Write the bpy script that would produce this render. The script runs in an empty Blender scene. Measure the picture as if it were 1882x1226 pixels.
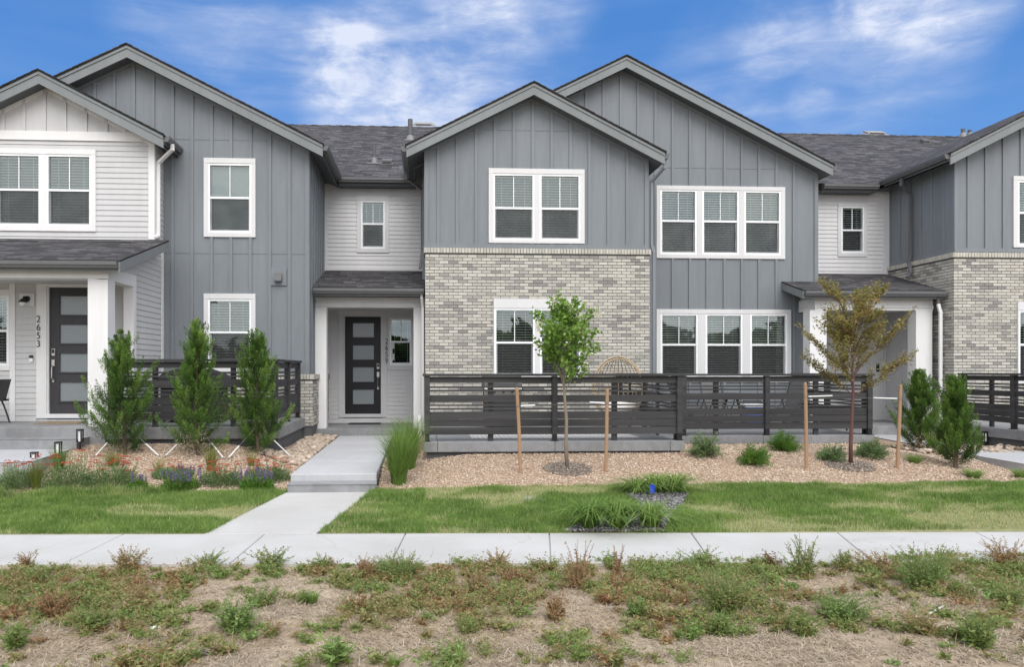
import bpy, math, random
import numpy as np
from mathutils import Vector
from mathutils.geometry import tessellate_polygon
random.seed(7)
RNG = np.random.default_rng(11)
SC = bpy.context.scene
COL = SC.collection
R = math.radians

# ------------------------------------------------------------------ camera
F, CX, HY, H, TH = 1350.0, 855.0, 680.0, 1.74, R(3.1)     # focal length and horizon of the photograph, in its pixels
CT, ST = math.cos(TH), math.sin(TH)
cam = bpy.data.cameras.new('camera')
cam.sensor_fit = 'HORIZONTAL'; cam.sensor_width = 36.0
cam.lens = 36.0 * F / 1882
cam.shift_x = (941 - CX) / 1882
cam.shift_y = (HY - 613) / 1882
cam.clip_start = 0.05; cam.clip_end = 3000
camo = bpy.data.objects.new('camera', cam); COL.objects.link(camo)
camo.location = (0, 0, H); camo.rotation_euler = (R(90), 0, -TH)
SC.camera = camo

def P(px, py, Y):
    """world (X, Z) of a pixel on the upright plane at depth Y"""
    u = (px - CX) / F
    t = Y / (CT - u * ST)
    return t * (ST + u * CT), H + (HY - py) / F * t
def PX(px, Y): return P(px, 0, Y)[0]
def PZ(py, Y, px=855): return P(px, py, Y)[1]
def onz(px, py, z):
    u = (px - CX) / F
    t = (H - z) * F / (py - HY)
    return t * (ST + u * CT), t * (CT - u * ST)

# ------------------------------------------------------------------ sun, sky, exposure
SUN_EL, SUN_AZ = R(48), R(170)          # azimuth clockwise from +Y: from behind the camera, a little to its left
sd = Vector((math.sin(SUN_AZ) * math.cos(SUN_EL), math.cos(SUN_AZ) * math.cos(SUN_EL), math.sin(SUN_EL)))
sun = bpy.data.lights.new('sun', 'SUN'); sun.energy = 1.6; sun.angle = R(40); sun.color = (1.0, 0.965, 0.915)
suno = bpy.data.objects.new('sun', sun); COL.objects.link(suno)
suno.rotation_euler = (-sd).to_track_quat('-Z', 'Y').to_euler()
SC.view_settings.view_transform = 'Standard'; SC.view_settings.look = 'None'
SC.view_settings.exposure = 0.45; SC.view_settings.gamma = 1.0
SC.cycles.max_bounces = 8; SC.cycles.transparent_max_bounces = 16
SC.cycles.caustics_reflective = False; SC.cycles.caustics_refractive = False

class NT:
    """small helper for node trees"""
    def __init__(s, tree): s.t = tree; s.n = tree.nodes; s.l = tree.links
    def new(s, kind, inputs=None, **props):
        nd = s.n.new(kind)
        for k, v in props.items(): setattr(nd, k, v)
        for k, v in (inputs or {}).items():
            if hasattr(v, 'is_linked') or isinstance(v, bpy.types.NodeSocket): s.l.new(v, nd.inputs[k])
            else: nd.inputs[k].default_value = v
        return nd
    def math(s, op, a, b=0.0, c=None, clamp=False):
        nd = s.n.new('ShaderNodeMath'); nd.operation = op; nd.use_clamp = clamp
        for i, v in enumerate((a, b) if c is None else (a, b, c)):
            if isinstance(v, bpy.types.NodeSocket): s.l.new(v, nd.inputs[i])
            else: nd.inputs[i].default_value = v
        return nd.outputs[0]
    def vmath(s, op, a, b=(0, 0, 0)):
        nd = s.n.new('ShaderNodeVectorMath'); nd.operation = op
        for i, v in enumerate((a, b)):
            if isinstance(v, bpy.types.NodeSocket): s.l.new(v, nd.inputs[i])
            else: nd.inputs[i].default_value = v
        return nd.outputs['Value'] if op in ('DOT_PRODUCT', 'LENGTH') else nd.outputs[0]
    def maprange(s, v, a, b, c=0.0, d=1.0, smooth=True):
        nd = s.n.new('ShaderNodeMapRange'); nd.interpolation_type = 'SMOOTHSTEP' if smooth else 'LINEAR'
        s.l.new(v, nd.inputs[0])
        for i, x in enumerate((a, b, c, d)): nd.inputs[1 + i].default_value = x
        return nd.outputs[0]
    def mix(s, f, a, b, blend='MIX'):
        nd = s.n.new('ShaderNodeMix'); nd.data_type = 'RGBA'; nd.blend_type = blend
        for i, v in ((0, f), (6, a), (7, b)):
            if isinstance(v, bpy.types.NodeSocket): s.l.new(v, nd.inputs[i])
            else: nd.inputs[i].default_value = v if i == 0 else (*v[:3], 1)
        return nd.outputs[2]
    def noise(s, vec, scale, detail=3.0, rough=0.5, dist=0.0):
        nd = s.n.new('ShaderNodeTexNoise'); s.l.new(vec, nd.inputs['Vector'])
        nd.inputs['Scale'].default_value = scale; nd.inputs['Detail'].default_value = detail
        nd.inputs['Roughness'].default_value = rough; nd.inputs['Distortion'].default_value = dist
        return nd.outputs['Fac']
    def ramp(s, f, stops):
        nd = s.n.new('ShaderNodeValToRGB'); s.l.new(f, nd.inputs[0]); e = nd.color_ramp.elements
        while len(e) < len(stops): e.new(0.5)
        for i, (p, c) in enumerate(stops): e[i].position = p; e[i].color = (*c, 1)
        return nd.outputs[0]

W = bpy.data.worlds.new('World'); SC.world = W; W.use_nodes = True
def build_world():
    g = NT(W.node_tree); bg = g.n['Background']; bg.inputs['Strength'].default_value = 0.1
    sky = g.new('ShaderNodeTexSky', sky_type='NISHITA', sun_disc=False)
    sky.sun_elevation = SUN_EL; sky.sun_rotation = SUN_AZ; sky.altitude = 1500; sky.air_density = 1.0; sky.dust_density = 0.3; sky.ozone_density = 3.0
    blue = g.mix(1.0, sky.outputs[0], (0.23, 0.42, 0.72), 'MULTIPLY')
    blue = g.mix(0.7, blue, (0.80, 2.42, 5.9))
    d = g.new('ShaderNodeTexCoord').outputs['Generated']
    d = g.vmath('NORMALIZE', d)
    sep = g.new('ShaderNodeSeparateXYZ', {0: d})
    x, y, z = sep.outputs
    blue = g.mix(g.maprange(z, 0.42, 0.20, 0.0, 0.32), blue, (1.9, 3.6, 6.5))
    streak = g.new('ShaderNodeMapping', {'Vector': d, 'Rotation': (0, R(-13), 0), 'Scale': (1.8, 1.8, 11.0)}).outputs[0]
    fluff = g.new('ShaderNodeMapping', {'Vector': d, 'Rotation': (0, R(-13), 0), 'Scale': (3.6, 3.6, 9.0)}).outputs[0]
    n1 = g.noise(streak, 1.7, 7, 0.55, 0.55)
    n2 = g.noise(fluff, 1.6, 9, 0.58, 0.35)
    def lobe(px, py, rad, amp):
        u, v = (px - CX) / F, (HY - py) / F
        c = Vector((ST + u * CT, CT - u * ST, v)).normalized()
        dt = g.vmath('DOT_PRODUCT', d, tuple(c))
        return g.math('MULTIPLY', g.maprange(dt, math.cos(rad), 1.0), amp)
    total = None
    for a in ((790, 40, .15, .50), (930, 20, .13, .50), (720, 150, .13, .60), (645, 125, .10, .55), (668, 180, .10, .50), (770, 190, .09, .45), (880, 130, .11, .30),
              (560, 90, .12, .20), (330, 20, .10, .22), (440, 80, .10, .22), (1690, 0, .07, .85), (1780, 5, .06, .6), (1500, 130, .11, .30), (1640, 100, .11, .28),
              (1490, 178, .035, .45), (1330, 140, .10, .22), (1420, 60, .06, .3)):
        o = lobe(*a); total = o if total is None else g.math('ADD', total, o)
    total = g.math('MINIMUM', total, 1.0)
    wisp = g.maprange(n1, 0.40, 0.66)
    puff = g.maprange(n2, 0.42, 0.64)
    fine = g.new('ShaderNodeMapping', {'Vector': d, 'Rotation': (0, R(-16), 0), 'Scale': (7.0, 7.0, 26.0)}).outputs[0]
    n3 = g.maprange(g.noise(fine, 1.5, 12, 0.66, 0.5), 0.30, 0.72)
    tex = g.math('ADD', g.math('MULTIPLY', wisp, 0.45), g.math('MULTIPLY', puff, 0.5))
    tex = g.math('MULTIPLY', tex, g.math('ADD', g.math('MULTIPLY', n3, 0.95), 0.55))
    front = g.math('MULTIPLY', total, g.math('ADD', g.math('MULTIPLY', tex, 0.80), 0.16))
    front = g.math('ADD', front, g.math('MULTIPLY', wisp, 0.035))
    lump = g.new('ShaderNodeMapping', {'Vector': d, 'Rotation': (0, R(-16), 0), 'Scale': (7.5, 7.5, 12.0)}).outputs[0]
    n4 = g.noise(lump, 1.9, 12, 0.60, 0.3); pm = None
    for a in ((640, 105, .06, .9), (690, 150, .08, .7), (610, 190, .06, .7), (760, 190, .08, .5), (870, 60, .09, .5), (1690, 5, .07, 1.0), (1600, -15, .07, .8), (1480, 178, .035, .4)):
        o = lobe(*a); pm = o if pm is None else g.math('ADD', pm, o)
    edge = g.math('ADD', n4, g.math('MULTIPLY', g.math('MINIMUM', pm, 1.0), 0.13))
    front = g.math('ADD', front, g.math('MULTIPLY', g.maprange(edge, 0.48, 0.80), g.math('MULTIPLY', g.math('MINIMUM', pm, 1.0), 0.62)))
    # unseen cloud deck added behind the camera and overhead, brightened to light the facades
    back = g.math('MULTIPLY', g.maprange(y, 0.35, -0.35), 0.95)
    over = g.math('MULTIPLY', g.maprange(z, 0.55, 0.85), 0.75)
    deck = g.math('MULTIPLY', g.math('MAXIMUM', back, over), g.maprange(n2, 0.2, 0.55, 0.6, 1.0))
    cl = g.math('MINIMUM', front, 0.92)
    col = g.mix(cl, blue, (5.9, 6.3, 7.4))
    col = g.mix(deck, col, (13.0, 13.0, 13.2))
    g.l.new(col, bg.inputs['Color'])
build_world()

# ------------------------------------------------------------------ materials
MATS = {}
def mat_base(name):
    m = bpy.data.materials.new(name); m.use_nodes = True
    g = NT(m.node_tree); b = g.n['Principled BSDF']
    MATS[name] = m
    return m, g, b
def geo(g): return g.new('ShaderNodeNewGeometry').outputs['Position']
def bump(g, b, h, strength=0.3, dist=0.01):
    bn = g.new('ShaderNodeBump', {'Height': h, 'Strength': strength, 'Distance': dist})
    g.l.new(bn.outputs[0], b.inputs['Normal'])
def paint(name, col, rough=0.55, var=0.06, grain=0.15, stretch=(1, 1, 0.15)):
    m, g, b = mat_base(name)
    p = geo(g)
    st = g.new('ShaderNodeMapping', {'Vector': p, 'Scale': stretch}).outputs[0]
    n = g.noise(st, 1.7, 5, 0.6); n2 = g.noise(st, 14, 4, 0.6)
    f = g.math('ADD', g.math('MULTIPLY', n, 0.7), g.math('MULTIPLY', n2, 0.3))
    lo = tuple(c * (1 - var * 2) for c in col); hi = tuple(min(1, c * (1 + var * 2)) for c in col)
    c = g.mix(g.maprange(f, 0.3, 0.7), lo, hi)
    g.l.new(c, b.inputs['Base Color']); b.inputs['Roughness'].default_value = rough
    b.inputs['Specular IOR Level'].default_value = 0.35
    if grain: bump(g, b, g.noise(g.new('ShaderNodeMapping', {'Vector': p, 'Scale': (60, 60, 9)}).outputs[0], 3, 4, 0.65), grain, 0.004)
    return m
def plain(name, col, rough=0.5, metal=0.0, spec=0.5):
    m, g, b = mat_base(name)
    n = g.noise(geo(g), 9, 4, 0.6)
    c = g.mix(n, tuple(x * 0.85 for x in col), tuple(min(1, x * 1.15) for x in col))
    g.l.new(c, b.inputs['Base Color']); b.inputs['Roughness'].default_value = rough
    b.inputs['Metallic'].default_value = metal; b.inputs['Specular IOR Level'].default_value = spec
    return m

paint('grey_paint', (0.188, 0.207, 0.226), 0.6, 0.05)
paint('grey_trim', (0.190, 0.205, 0.212), 0.55, 0.05)
paint('white_siding', (0.525, 0.525, 0.53), 0.6, 0.03)
paint('taupe_siding', (0.63, 0.63, 0.64), 0.6, 0.03)
paint('white_trim', (0.72, 0.72, 0.72), 0.55, 0.025)
paint('casing_white', (0.62, 0.62, 0.625), 0.5, 0.02)
plain('vinyl', (0.84, 0.86, 0.90), 0.3)
plain('gutter_grey', (0.105, 0.108, 0.112), 0.35)
plain('soffit_grey', (0.11, 0.12, 0.128), 0.7)
paint('fence_stain', (0.045, 0.0445, 0.0465), 0.6, 0.16, 0.4, (0.25, 1, 6))
plain('black_metal', (0.012, 0.012, 0.013), 0.45)
paint('door_black', (0.013, 0.013, 0.017), 0.4, 0.1, 0.1)
paint('door_grey', (0.050, 0.048, 0.054), 0.45, 0.08, 0.1)
plain('nickel', (0.55, 0.54, 0.52), 0.28, 1.0)
plain('white_plastic', (0.80, 0.81, 0.82), 0.35)
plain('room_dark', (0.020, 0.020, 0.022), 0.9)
plain('blind_white', (0.86, 0.88, 0.86), 0.5)
plain('bracket_grey', (0.10, 0.10, 0.105), 0.6)
plain('paper', (0.8, 0.8, 0.78), 0.7)
plain('number_dark', (0.05, 0.05, 0.052), 0.4)
plain('wicker', (0.42, 0.33, 0.22), 0.6)
plain('cushion', (0.70, 0.68, 0.64), 0.9)
plain('cooler_blue', (0.08, 0.17, 0.55), 0.4)
plain('flag_blue', (0.03, 0.09, 0.75), 0.5)
plain('rubber_black', (0.02, 0.02, 0.021), 0.8)
plain('wood_stake', (0.34, 0.21, 0.125), 0.75)
plain('bark_brown', (0.12, 0.085, 0.06), 0.85)
plain('bark_grey', (0.22, 0.18, 0.14), 0.85)
plain('bark_red', (0.11, 0.05, 0.045), 0.7)
plain('plastic_sheet', (0.03, 0.033, 0.04), 0.35)
plain('wire_grey', (0.25, 0.25, 0.25), 0.4, 0.7)

def m_concrete(name, col, stain=0.35):
    m, g, b = mat_base(name); p = geo(g)
    n = g.noise(p, 0.9, 6, 0.65, 0.4); n2 = g.noise(p, 7, 6, 0.7); n3 = g.noise(p, 90, 3, 0.6)
    f = g.math('ADD', g.math('MULTIPLY', n, 0.6), g.math('MULTIPLY', n2, 0.4))
    c = g.mix(g.maprange(f, 0.32, 0.68), tuple(x * (1 - stain * 0.45) for x in col), tuple(x * (1 + stain * 0.2) for x in col))
    str_ = g.noise(g.new('ShaderNodeMapping', {'Vector': p, 'Scale': (14, 14, 0.8)}).outputs[0], 1, 4, 0.6)
    c = g.mix(g.math('MULTIPLY', g.maprange(str_, 0.55, 0.75), stain), c, tuple(x * 0.62 for x in col))
    c = g.mix(g.math('MULTIPLY', n3, 0.16), c, (0.12, 0.11, 0.1))
    g.l.new(c, b.inputs['Base Color']); b.inputs['Roughness'].default_value = 0.85
    bump(g, b, g.math('ADD', n3, g.math('MULTIPLY', n2, 2)), 0.25, 0.004)
    return m
m_concrete('concrete_slab', (0.47, 0.475, 0.49), 0.25)
m_concrete('concrete_wall', (0.27, 0.275, 0.285), 0.7)
m_concrete('foundation_dark', (0.10, 0.105, 0.115), 0.4)
def m_sidewalk():
    m, g, b = mat_base('sidewalk_concrete'); p = geo(g)
    n = g.noise(p, 0.8, 5, 0.6, 0.3); n2 = g.noise(g.new('ShaderNodeMapping', {'Vector': p, 'Scale': (1.2, 7, 1)}).outputs[0], 2.0, 6, 0.7); n3 = g.noise(p, 120, 3, 0.6)
    c = g.mix(g.maprange(n, 0.3, 0.7), (0.44, 0.435, 0.42), (0.52, 0.515, 0.505))
    c = g.mix(g.math('MULTIPLY', g.maprange(n2, 0.60, 0.74), 0.45), c, (0.42, 0.35, 0.26))
    c = g.mix(g.math('MULTIPLY', n3, 0.2), c, (0.3, 0.28, 0.25))
    wob = g.new('ShaderNodeTexNoise', {'Vector': p, 'Scale': 2.5, 'Detail': 5.0}); pv = g.vmath('ADD', p, g.vmath('MULTIPLY', wob.outputs['Color'], (0.5, 0.5, 0.5)))
    vo = g.new('ShaderNodeTexVoronoi', {'Vector': pv, 'Scale': 0.45}, feature='DISTANCE_TO_EDGE')
    c = g.mix(g.math('MULTIPLY', g.maprange(vo.outputs['Distance'], 0.0, 0.004, 1.0, 0.0), 0.28), c, (0.22, 0.2, 0.18))
    spot = g.noise(p, 23, 5, 0.7); c = g.mix(g.math('MULTIPLY', g.maprange(spot, 0.64, 0.72), 0.35), c, (0.30, 0.25, 0.19))
    g.l.new(c, b.inputs['Base Color']); b.inputs['Roughness'].default_value = 0.85
    bump(g, b, n3, 0.25, 0.003)
m_sidewalk()

def attr(g, name='tint'): return g.new('ShaderNodeAttribute', attribute_name=name).outputs['Fac']
def m_brick():
    m, g, b = mat_base('brick_mixed'); p = geo(g); t = attr(g)
    c = g.ramp(t, [(0.0, (0.22, 0.21, 0.20)), (0.15, (0.29, 0.28, 0.265)), (0.27, (0.40, 0.385, 0.345)), (0.6, (0.48, 0.46, 0.405)), (0.85, (0.54, 0.52, 0.465)), (1.0, (0.33, 0.32, 0.30))])
    n = g.noise(p, 16, 6, 0.75); n2 = g.noise(p, 110, 4, 0.7)
    c = g.mix(g.math('MULTIPLY', g.maprange(n, 0.5, 0.72), 0.5), c, (0.24, 0.23, 0.21))
    c = g.mix(g.math('MULTIPLY', g.maprange(n2, 0.5, 0.75), 0.35), c, (0.70, 0.68, 0.62))
    g.l.new(c, b.inputs['Base Color']); b.inputs['Roughness'].default_value = 0.9
    bump(g, b, g.math('ADD', g.math('MULTIPLY', n, 2), n2), 0.5, 0.006)
m_brick()
plain('mortar', (0.15, 0.145, 0.135), 0.95)

def m_shingle():
    m, g, b = mat_base('shingles'); uv = g.new('ShaderNodeUVMap').outputs[0]
    bt = g.new('ShaderNodeTexBrick', {'Vector': uv, 'Color1': (0.028, 0.028, 0.032, 1), 'Color2': (0.165, 0.155, 0.165, 1), 'Mortar': (0.014, 0.014, 0.015, 1),
               'Scale': 1.0, 'Mortar Size': 0.009, 'Mortar Smooth': 0.3, 'Bias': -0.15, 'Brick Width': 0.29, 'Row Height': 0.143})
    bt.offset = 0.37; bt.squash = 0.7; bt.squash_frequency = 3
    n = g.noise(uv, 1.2, 5, 0.6); n2 = g.noise(uv, 160, 3, 0.7)
    sep = g.new('ShaderNodeMapping', {'Vector': uv, 'Scale': (2.2, 7.0, 1)}).outputs[0]
    wn = g.new('ShaderNodeTexWhiteNoise', {'Vector': g.vmath('FLOOR', sep)}); wn.noise_dimensions = '2D'
    c = g.mix(g.math('MULTIPLY', wn.outputs[0], 0.5), bt.outputs[0], (0.03, 0.03, 0.034))
    c = g.mix(g.math('MULTIPLY', n2, 0.35), c, (0.11, 0.105, 0.105))
    c = g.mix(g.maprange(n, 0.3, 0.7, 0.0, 0.25), c, (0.035, 0.035, 0.04))
    g.l.new(c, b.inputs['Base Color']); b.inputs['Roughness'].default_value = 0.9; b.inputs['Specular IOR Level'].default_value = 0.2
    bump(g, b, g.math('SUBTRACT', g.math('MULTIPLY', n2, 0.4), bt.outputs['Fac']), 0.7, 0.012)
m_shingle()

def m_glass():
    m, g, b = mat_base('window_glass')
    fr = g.new('ShaderNodeFresnel', {'IOR': 1.62}).outputs[0]
    f = g.math('ADD', g.math('MULTIPLY', fr, 1.6), 0.08, clamp=True)
    gl = g.new('ShaderNodeBsdfGlossy', {'Color': (0.85, 0.95, 0.92, 1), 'Roughness': 0.02}).outputs[0]
    tr = g.new('ShaderNodeBsdfTransparent', {'Color': (0.92, 0.97, 0.945, 1)}).outputs[0]
    n = g.noise(geo(g), 1.4, 2, 0.5)
    bn = g.new('ShaderNodeBump', {'Height': n, 'Strength': 0.12, 'Distance': 0.05}); g.l.new(bn.outputs[0], gl.node.inputs['Normal'])
    mx = g.new('ShaderNodeMixShader', {0: f, 1: tr, 2: gl})
    g.l.new(mx.outputs[0], g.n['Material Output'].inputs[0])
m_glass()
def m_screen():
    m, g, b = mat_base('insect_screen')
    b.inputs['Base Color'].default_value = (0.035, 0.036, 0.038, 1); b.inputs['Roughness'].default_value = 0.8
    tr = g.new('ShaderNodeBsdfTransparent').outputs[0]
    p = geo(g); n = g.noise(p, 3, 2)
    f = g.maprange(n, 0.3, 0.7, 0.44, 0.54)
    mx = g.new('ShaderNodeMixShader', {0: f, 1: tr, 2: b.outputs[0]})
    g.l.new(mx.outputs[0], g.n['Material Output'].inputs[0])
m_screen()
def m_frost():
    m, g, b = mat_base('frosted_glass')
    n = g.noise(geo(g), 60, 3, 0.6)
    g.l.new(g.mix(n, (0.20, 0.235, 0.25), (0.26, 0.295, 0.31)), b.inputs['Base Color'])
    b.inputs['Roughness'].default_value = 0.22; b.inputs['Specular IOR Level'].default_value = 0.9
    bump(g, b, n, 0.15, 0.003)
m_frost()

def m_veg(name, stops, trans=0.3, rough=0.55, spec=0.3):
    m, g, b = mat_base(name)
    c = g.ramp(attr(g), stops)
    n = g.noise(geo(g), 5, 3, 0.6)
    c = g.mix(g.maprange(n, 0.3, 0.7, 0.0, 0.25), c, tuple(x * 0.6 for x in stops[0][1]))
    g.l.new(c, b.inputs['Base Color']); b.inputs['Roughness'].default_value = rough; b.inputs['Specular IOR Level'].default_value = spec
    tl = g.new('ShaderNodeBsdfTranslucent', {'Color': c})
    mx = g.new('ShaderNodeMixShader', {0: trans, 1: b.outputs[0], 2: tl.outputs[0]})
    g.l.new(mx.outputs[0], g.n['Material Output'].inputs[0])
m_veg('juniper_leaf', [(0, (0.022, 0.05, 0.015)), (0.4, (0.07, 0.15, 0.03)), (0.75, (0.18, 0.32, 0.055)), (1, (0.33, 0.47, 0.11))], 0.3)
m_veg('lilac_leaf', [(0, (0.10, 0.21, 0.03)), (0.5, (0.21, 0.37, 0.06)), (1, (0.38, 0.54, 0.13))], 0.45)
m_veg('crab_leaf', [(0, (0.14, 0.15, 0.04)), (0.5, (0.30, 0.27, 0.08)), (0.8, (0.44, 0.36, 0.14)), (1, (0.44, 0.23, 0.10))], 0.4)
m_veg('blossom', [(0, (0.62, 0.60, 0.40)), (1, (0.85, 0.83, 0.68))], 0.3)
m_veg('shrub_leaf', [(0, (0.05, 0.12, 0.02)), (0.5, (0.11, 0.25, 0.03)), (1, (0.22, 0.38, 0.06))], 0.3)
m_veg('sage_leaf', [(0, (0.08, 0.14, 0.05)), (0.5, (0.19, 0.29, 0.12)), (1, (0.34, 0.44, 0.21))], 0.3)
m_veg('lawn_blade', [(0, (0.12, 0.215, 0.045)), (0.4, (0.225, 0.355, 0.08)), (0.7, (0.34, 0.47, 0.13)), (0.85, (0.54, 0.52, 0.26)), (1, (0.72, 0.63, 0.42))], 0.45)
m_veg('reed_blade', [(0, (0.11, 0.19, 0.04)), (0.5, (0.21, 0.34, 0.075)), (0.9, (0.38, 0.49, 0.15)), (1, (0.50, 0.45, 0.22))], 0.4)
m_veg('feather_blade', [(0, (0.14, 0.18, 0.04)), (0.5, (0.24, 0.27, 0.06)), (0.8, (0.38, 0.36, 0.12)), (1, (0.55, 0.44, 0.22))], 0.4)
m_veg('weed_leaf', [(0, (0.24, 0.12, 0.06)), (0.18, (0.38, 0.22, 0.11)), (0.32, (0.44, 0.35, 0.18)), (0.48, (0.31, 0.33, 0.12)), (0.75, (0.20, 0.31, 0.08)), (1, (0.30, 0.44, 0.15))], 0.35)
m_veg('red_weed_leaf', [(0, (0.09, 0.02, 0.03)), (1, (0.22, 0.07, 0.08))], 0.3)
m_veg('straw', [(0, (0.20, 0.15, 0.10)), (0.5, (0.44, 0.355, 0.245)), (1, (0.68, 0.60, 0.47))], 0.15, 0.8)
m_veg('red_flower', [(0, (0.48, 0.06, 0.03)), (1, (0.75, 0.20, 0.11))], 0.25)
m_veg('purple_flower', [(0, (0.12, 0.09, 0.22)), (1, (0.30, 0.25, 0.46))], 0.25)
def m_stone(name, stops, bs=30):
    m, g, b = mat_base(name); p = geo(g)
    c = g.ramp(attr(g), stops); n = g.noise(p, bs, 4, 0.7)
    c = g.mix(g.math('MULTIPLY', n, 0.35), c, (0.30, 0.24, 0.19))
    g.l.new(c, b.inputs['Base Color']); b.inputs['Roughness'].default_value = 0.85
    bump(g, b, n, 0.3, 0.004)
m_stone('gravel_tan', [(0, (0.26, 0.17, 0.11)), (0.2, (0.46, 0.32, 0.22)), (0.6, (0.63, 0.49, 0.375)), (0.9, (0.76, 0.645, 0.53)), (1, (0.82, 0.75, 0.66))], 60)
m_stone('cobble', [(0, (0.22, 0.17, 0.13)), (0.4, (0.42, 0.33, 0.25)), (0.8, (0.56, 0.46, 0.37)), (1, (0.68, 0.62, 0.55))], 25)
m_stone('rock_grey', [(0, (0.07, 0.075, 0.085)), (0.6, (0.17, 0.175, 0.19)), (1, (0.33, 0.33, 0.34))], 40)
m_stone('mulch_dark', [(0, (0.12, 0.10, 0.085)), (0.6, (0.25, 0.21, 0.18)), (1, (0.42, 0.37, 0.32))], 40)

def m_dirt():
    m, g, b = mat_base('dirt'); p = geo(g)
    n = g.noise(p, 0.9, 7, 0.65, 0.5); n2 = g.noise(p, 9, 7, 0.7); n3 = g.noise(p, 70, 5, 0.7)
    c = g.mix(g.maprange(n, 0.3, 0.7), (0.34, 0.265, 0.185), (0.54, 0.44, 0.325))
    c = g.mix(g.math('MULTIPLY', g.maprange(n2, 0.48, 0.72), 0.55), c, (0.19, 0.14, 0.10))
    c = g.mix(g.math('MULTIPLY', g.maprange(n3, 0.45, 0.7), 0.4), c, (0.55, 0.46, 0.36))
    wob = g.new('ShaderNodeTexNoise', {'Vector': p, 'Scale': 8.0, 'Detail': 3.0})
    pv = g.vmath('ADD', p, g.vmath('SCALE', wob.outputs['Color']))
    vo = g.new('ShaderNodeTexVoronoi', {'Vector': pv, 'Scale': 8.0}, feature='DISTANCE_TO_EDGE')
    cr = g.math('MULTIPLY', g.maprange(vo.outputs['Distance'], 0.0, 0.035, 1.0, 0.0), g.maprange(n, 0.45, 0.6))
    c = g.mix(g.math('MULTIPLY', cr, 0.65), c, (0.10, 0.075, 0.055))
    g.l.new(c, b.inputs['Base Color']); b.inputs['Roughness'].default_value = 0.95; b.inputs['Specular IOR Level'].default_value = 0.15
    h = g.math('SUBTRACT', g.math('ADD', g.math('MULTIPLY', n2, 1.5), g.math('MULTIPLY', n3, 0.5)), g.math('MULTIPLY', cr, 0.9))
    bump(g, b, h, 0.7, 0.025)
m_dirt()
def m_ground(name, a, bcol, sc=6):
    m, g, b = mat_base(name); p = geo(g)
    n = g.noise(p, sc, 6, 0.7); n2 = g.noise(p, sc * 9, 4, 0.7)
    c = g.mix(g.maprange(g.math('ADD', g.math('MULTIPLY', n, 0.6), g.math('MULTIPLY', n2, 0.4)), 0.35, 0.65), a, bcol)
    g.l.new(c, b.inputs['Base Color']); b.inputs['Roughness'].default_value = 0.95
    bump(g, b, n2, 0.6, 0.02)
m_ground('turf_soil', (0.16, 0.20, 0.07), (0.34, 0.31, 0.17), 5)
m_ground('gravel_base', (0.26, 0.18, 0.12), (0.50, 0.37, 0.27), 22)
m_ground('grey_base', (0.07, 0.07, 0.075), (0.17, 0.17, 0.18), 22)
m_ground('doormat_brown', (0.22, 0.16, 0.10), (0.34, 0.26, 0.17), 30)
def m_rug():
    m, g, b = mat_base('rug_weave'); p = geo(g)
    w = g.new('ShaderNodeTexWave', {'Vector': p, 'Scale': 4.0, 'Distortion': 0.3}, wave_type='BANDS', bands_direction='X')
    c = g.mix(w.outputs['Fac'], (0.60, 0.59, 0.57), (0.46, 0.45, 0.44))
    g.l.new(c, b.inputs['Base Color']); b.inputs['Roughness'].default_value = 0.95
m_rug()
# ------------------------------------------------------------------ mesh helpers
def front(Y): return lambda a, n, z: (a, Y + n, z)           # wall frames: a along the wall, n into it (negative = proud), z up
def side_right(X): return lambda a, n, z: (X - n, a, z)      # faces +X, a is Y
def side_left(X): return lambda a, n, z: (X + n, a, z)       # faces -X

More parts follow.
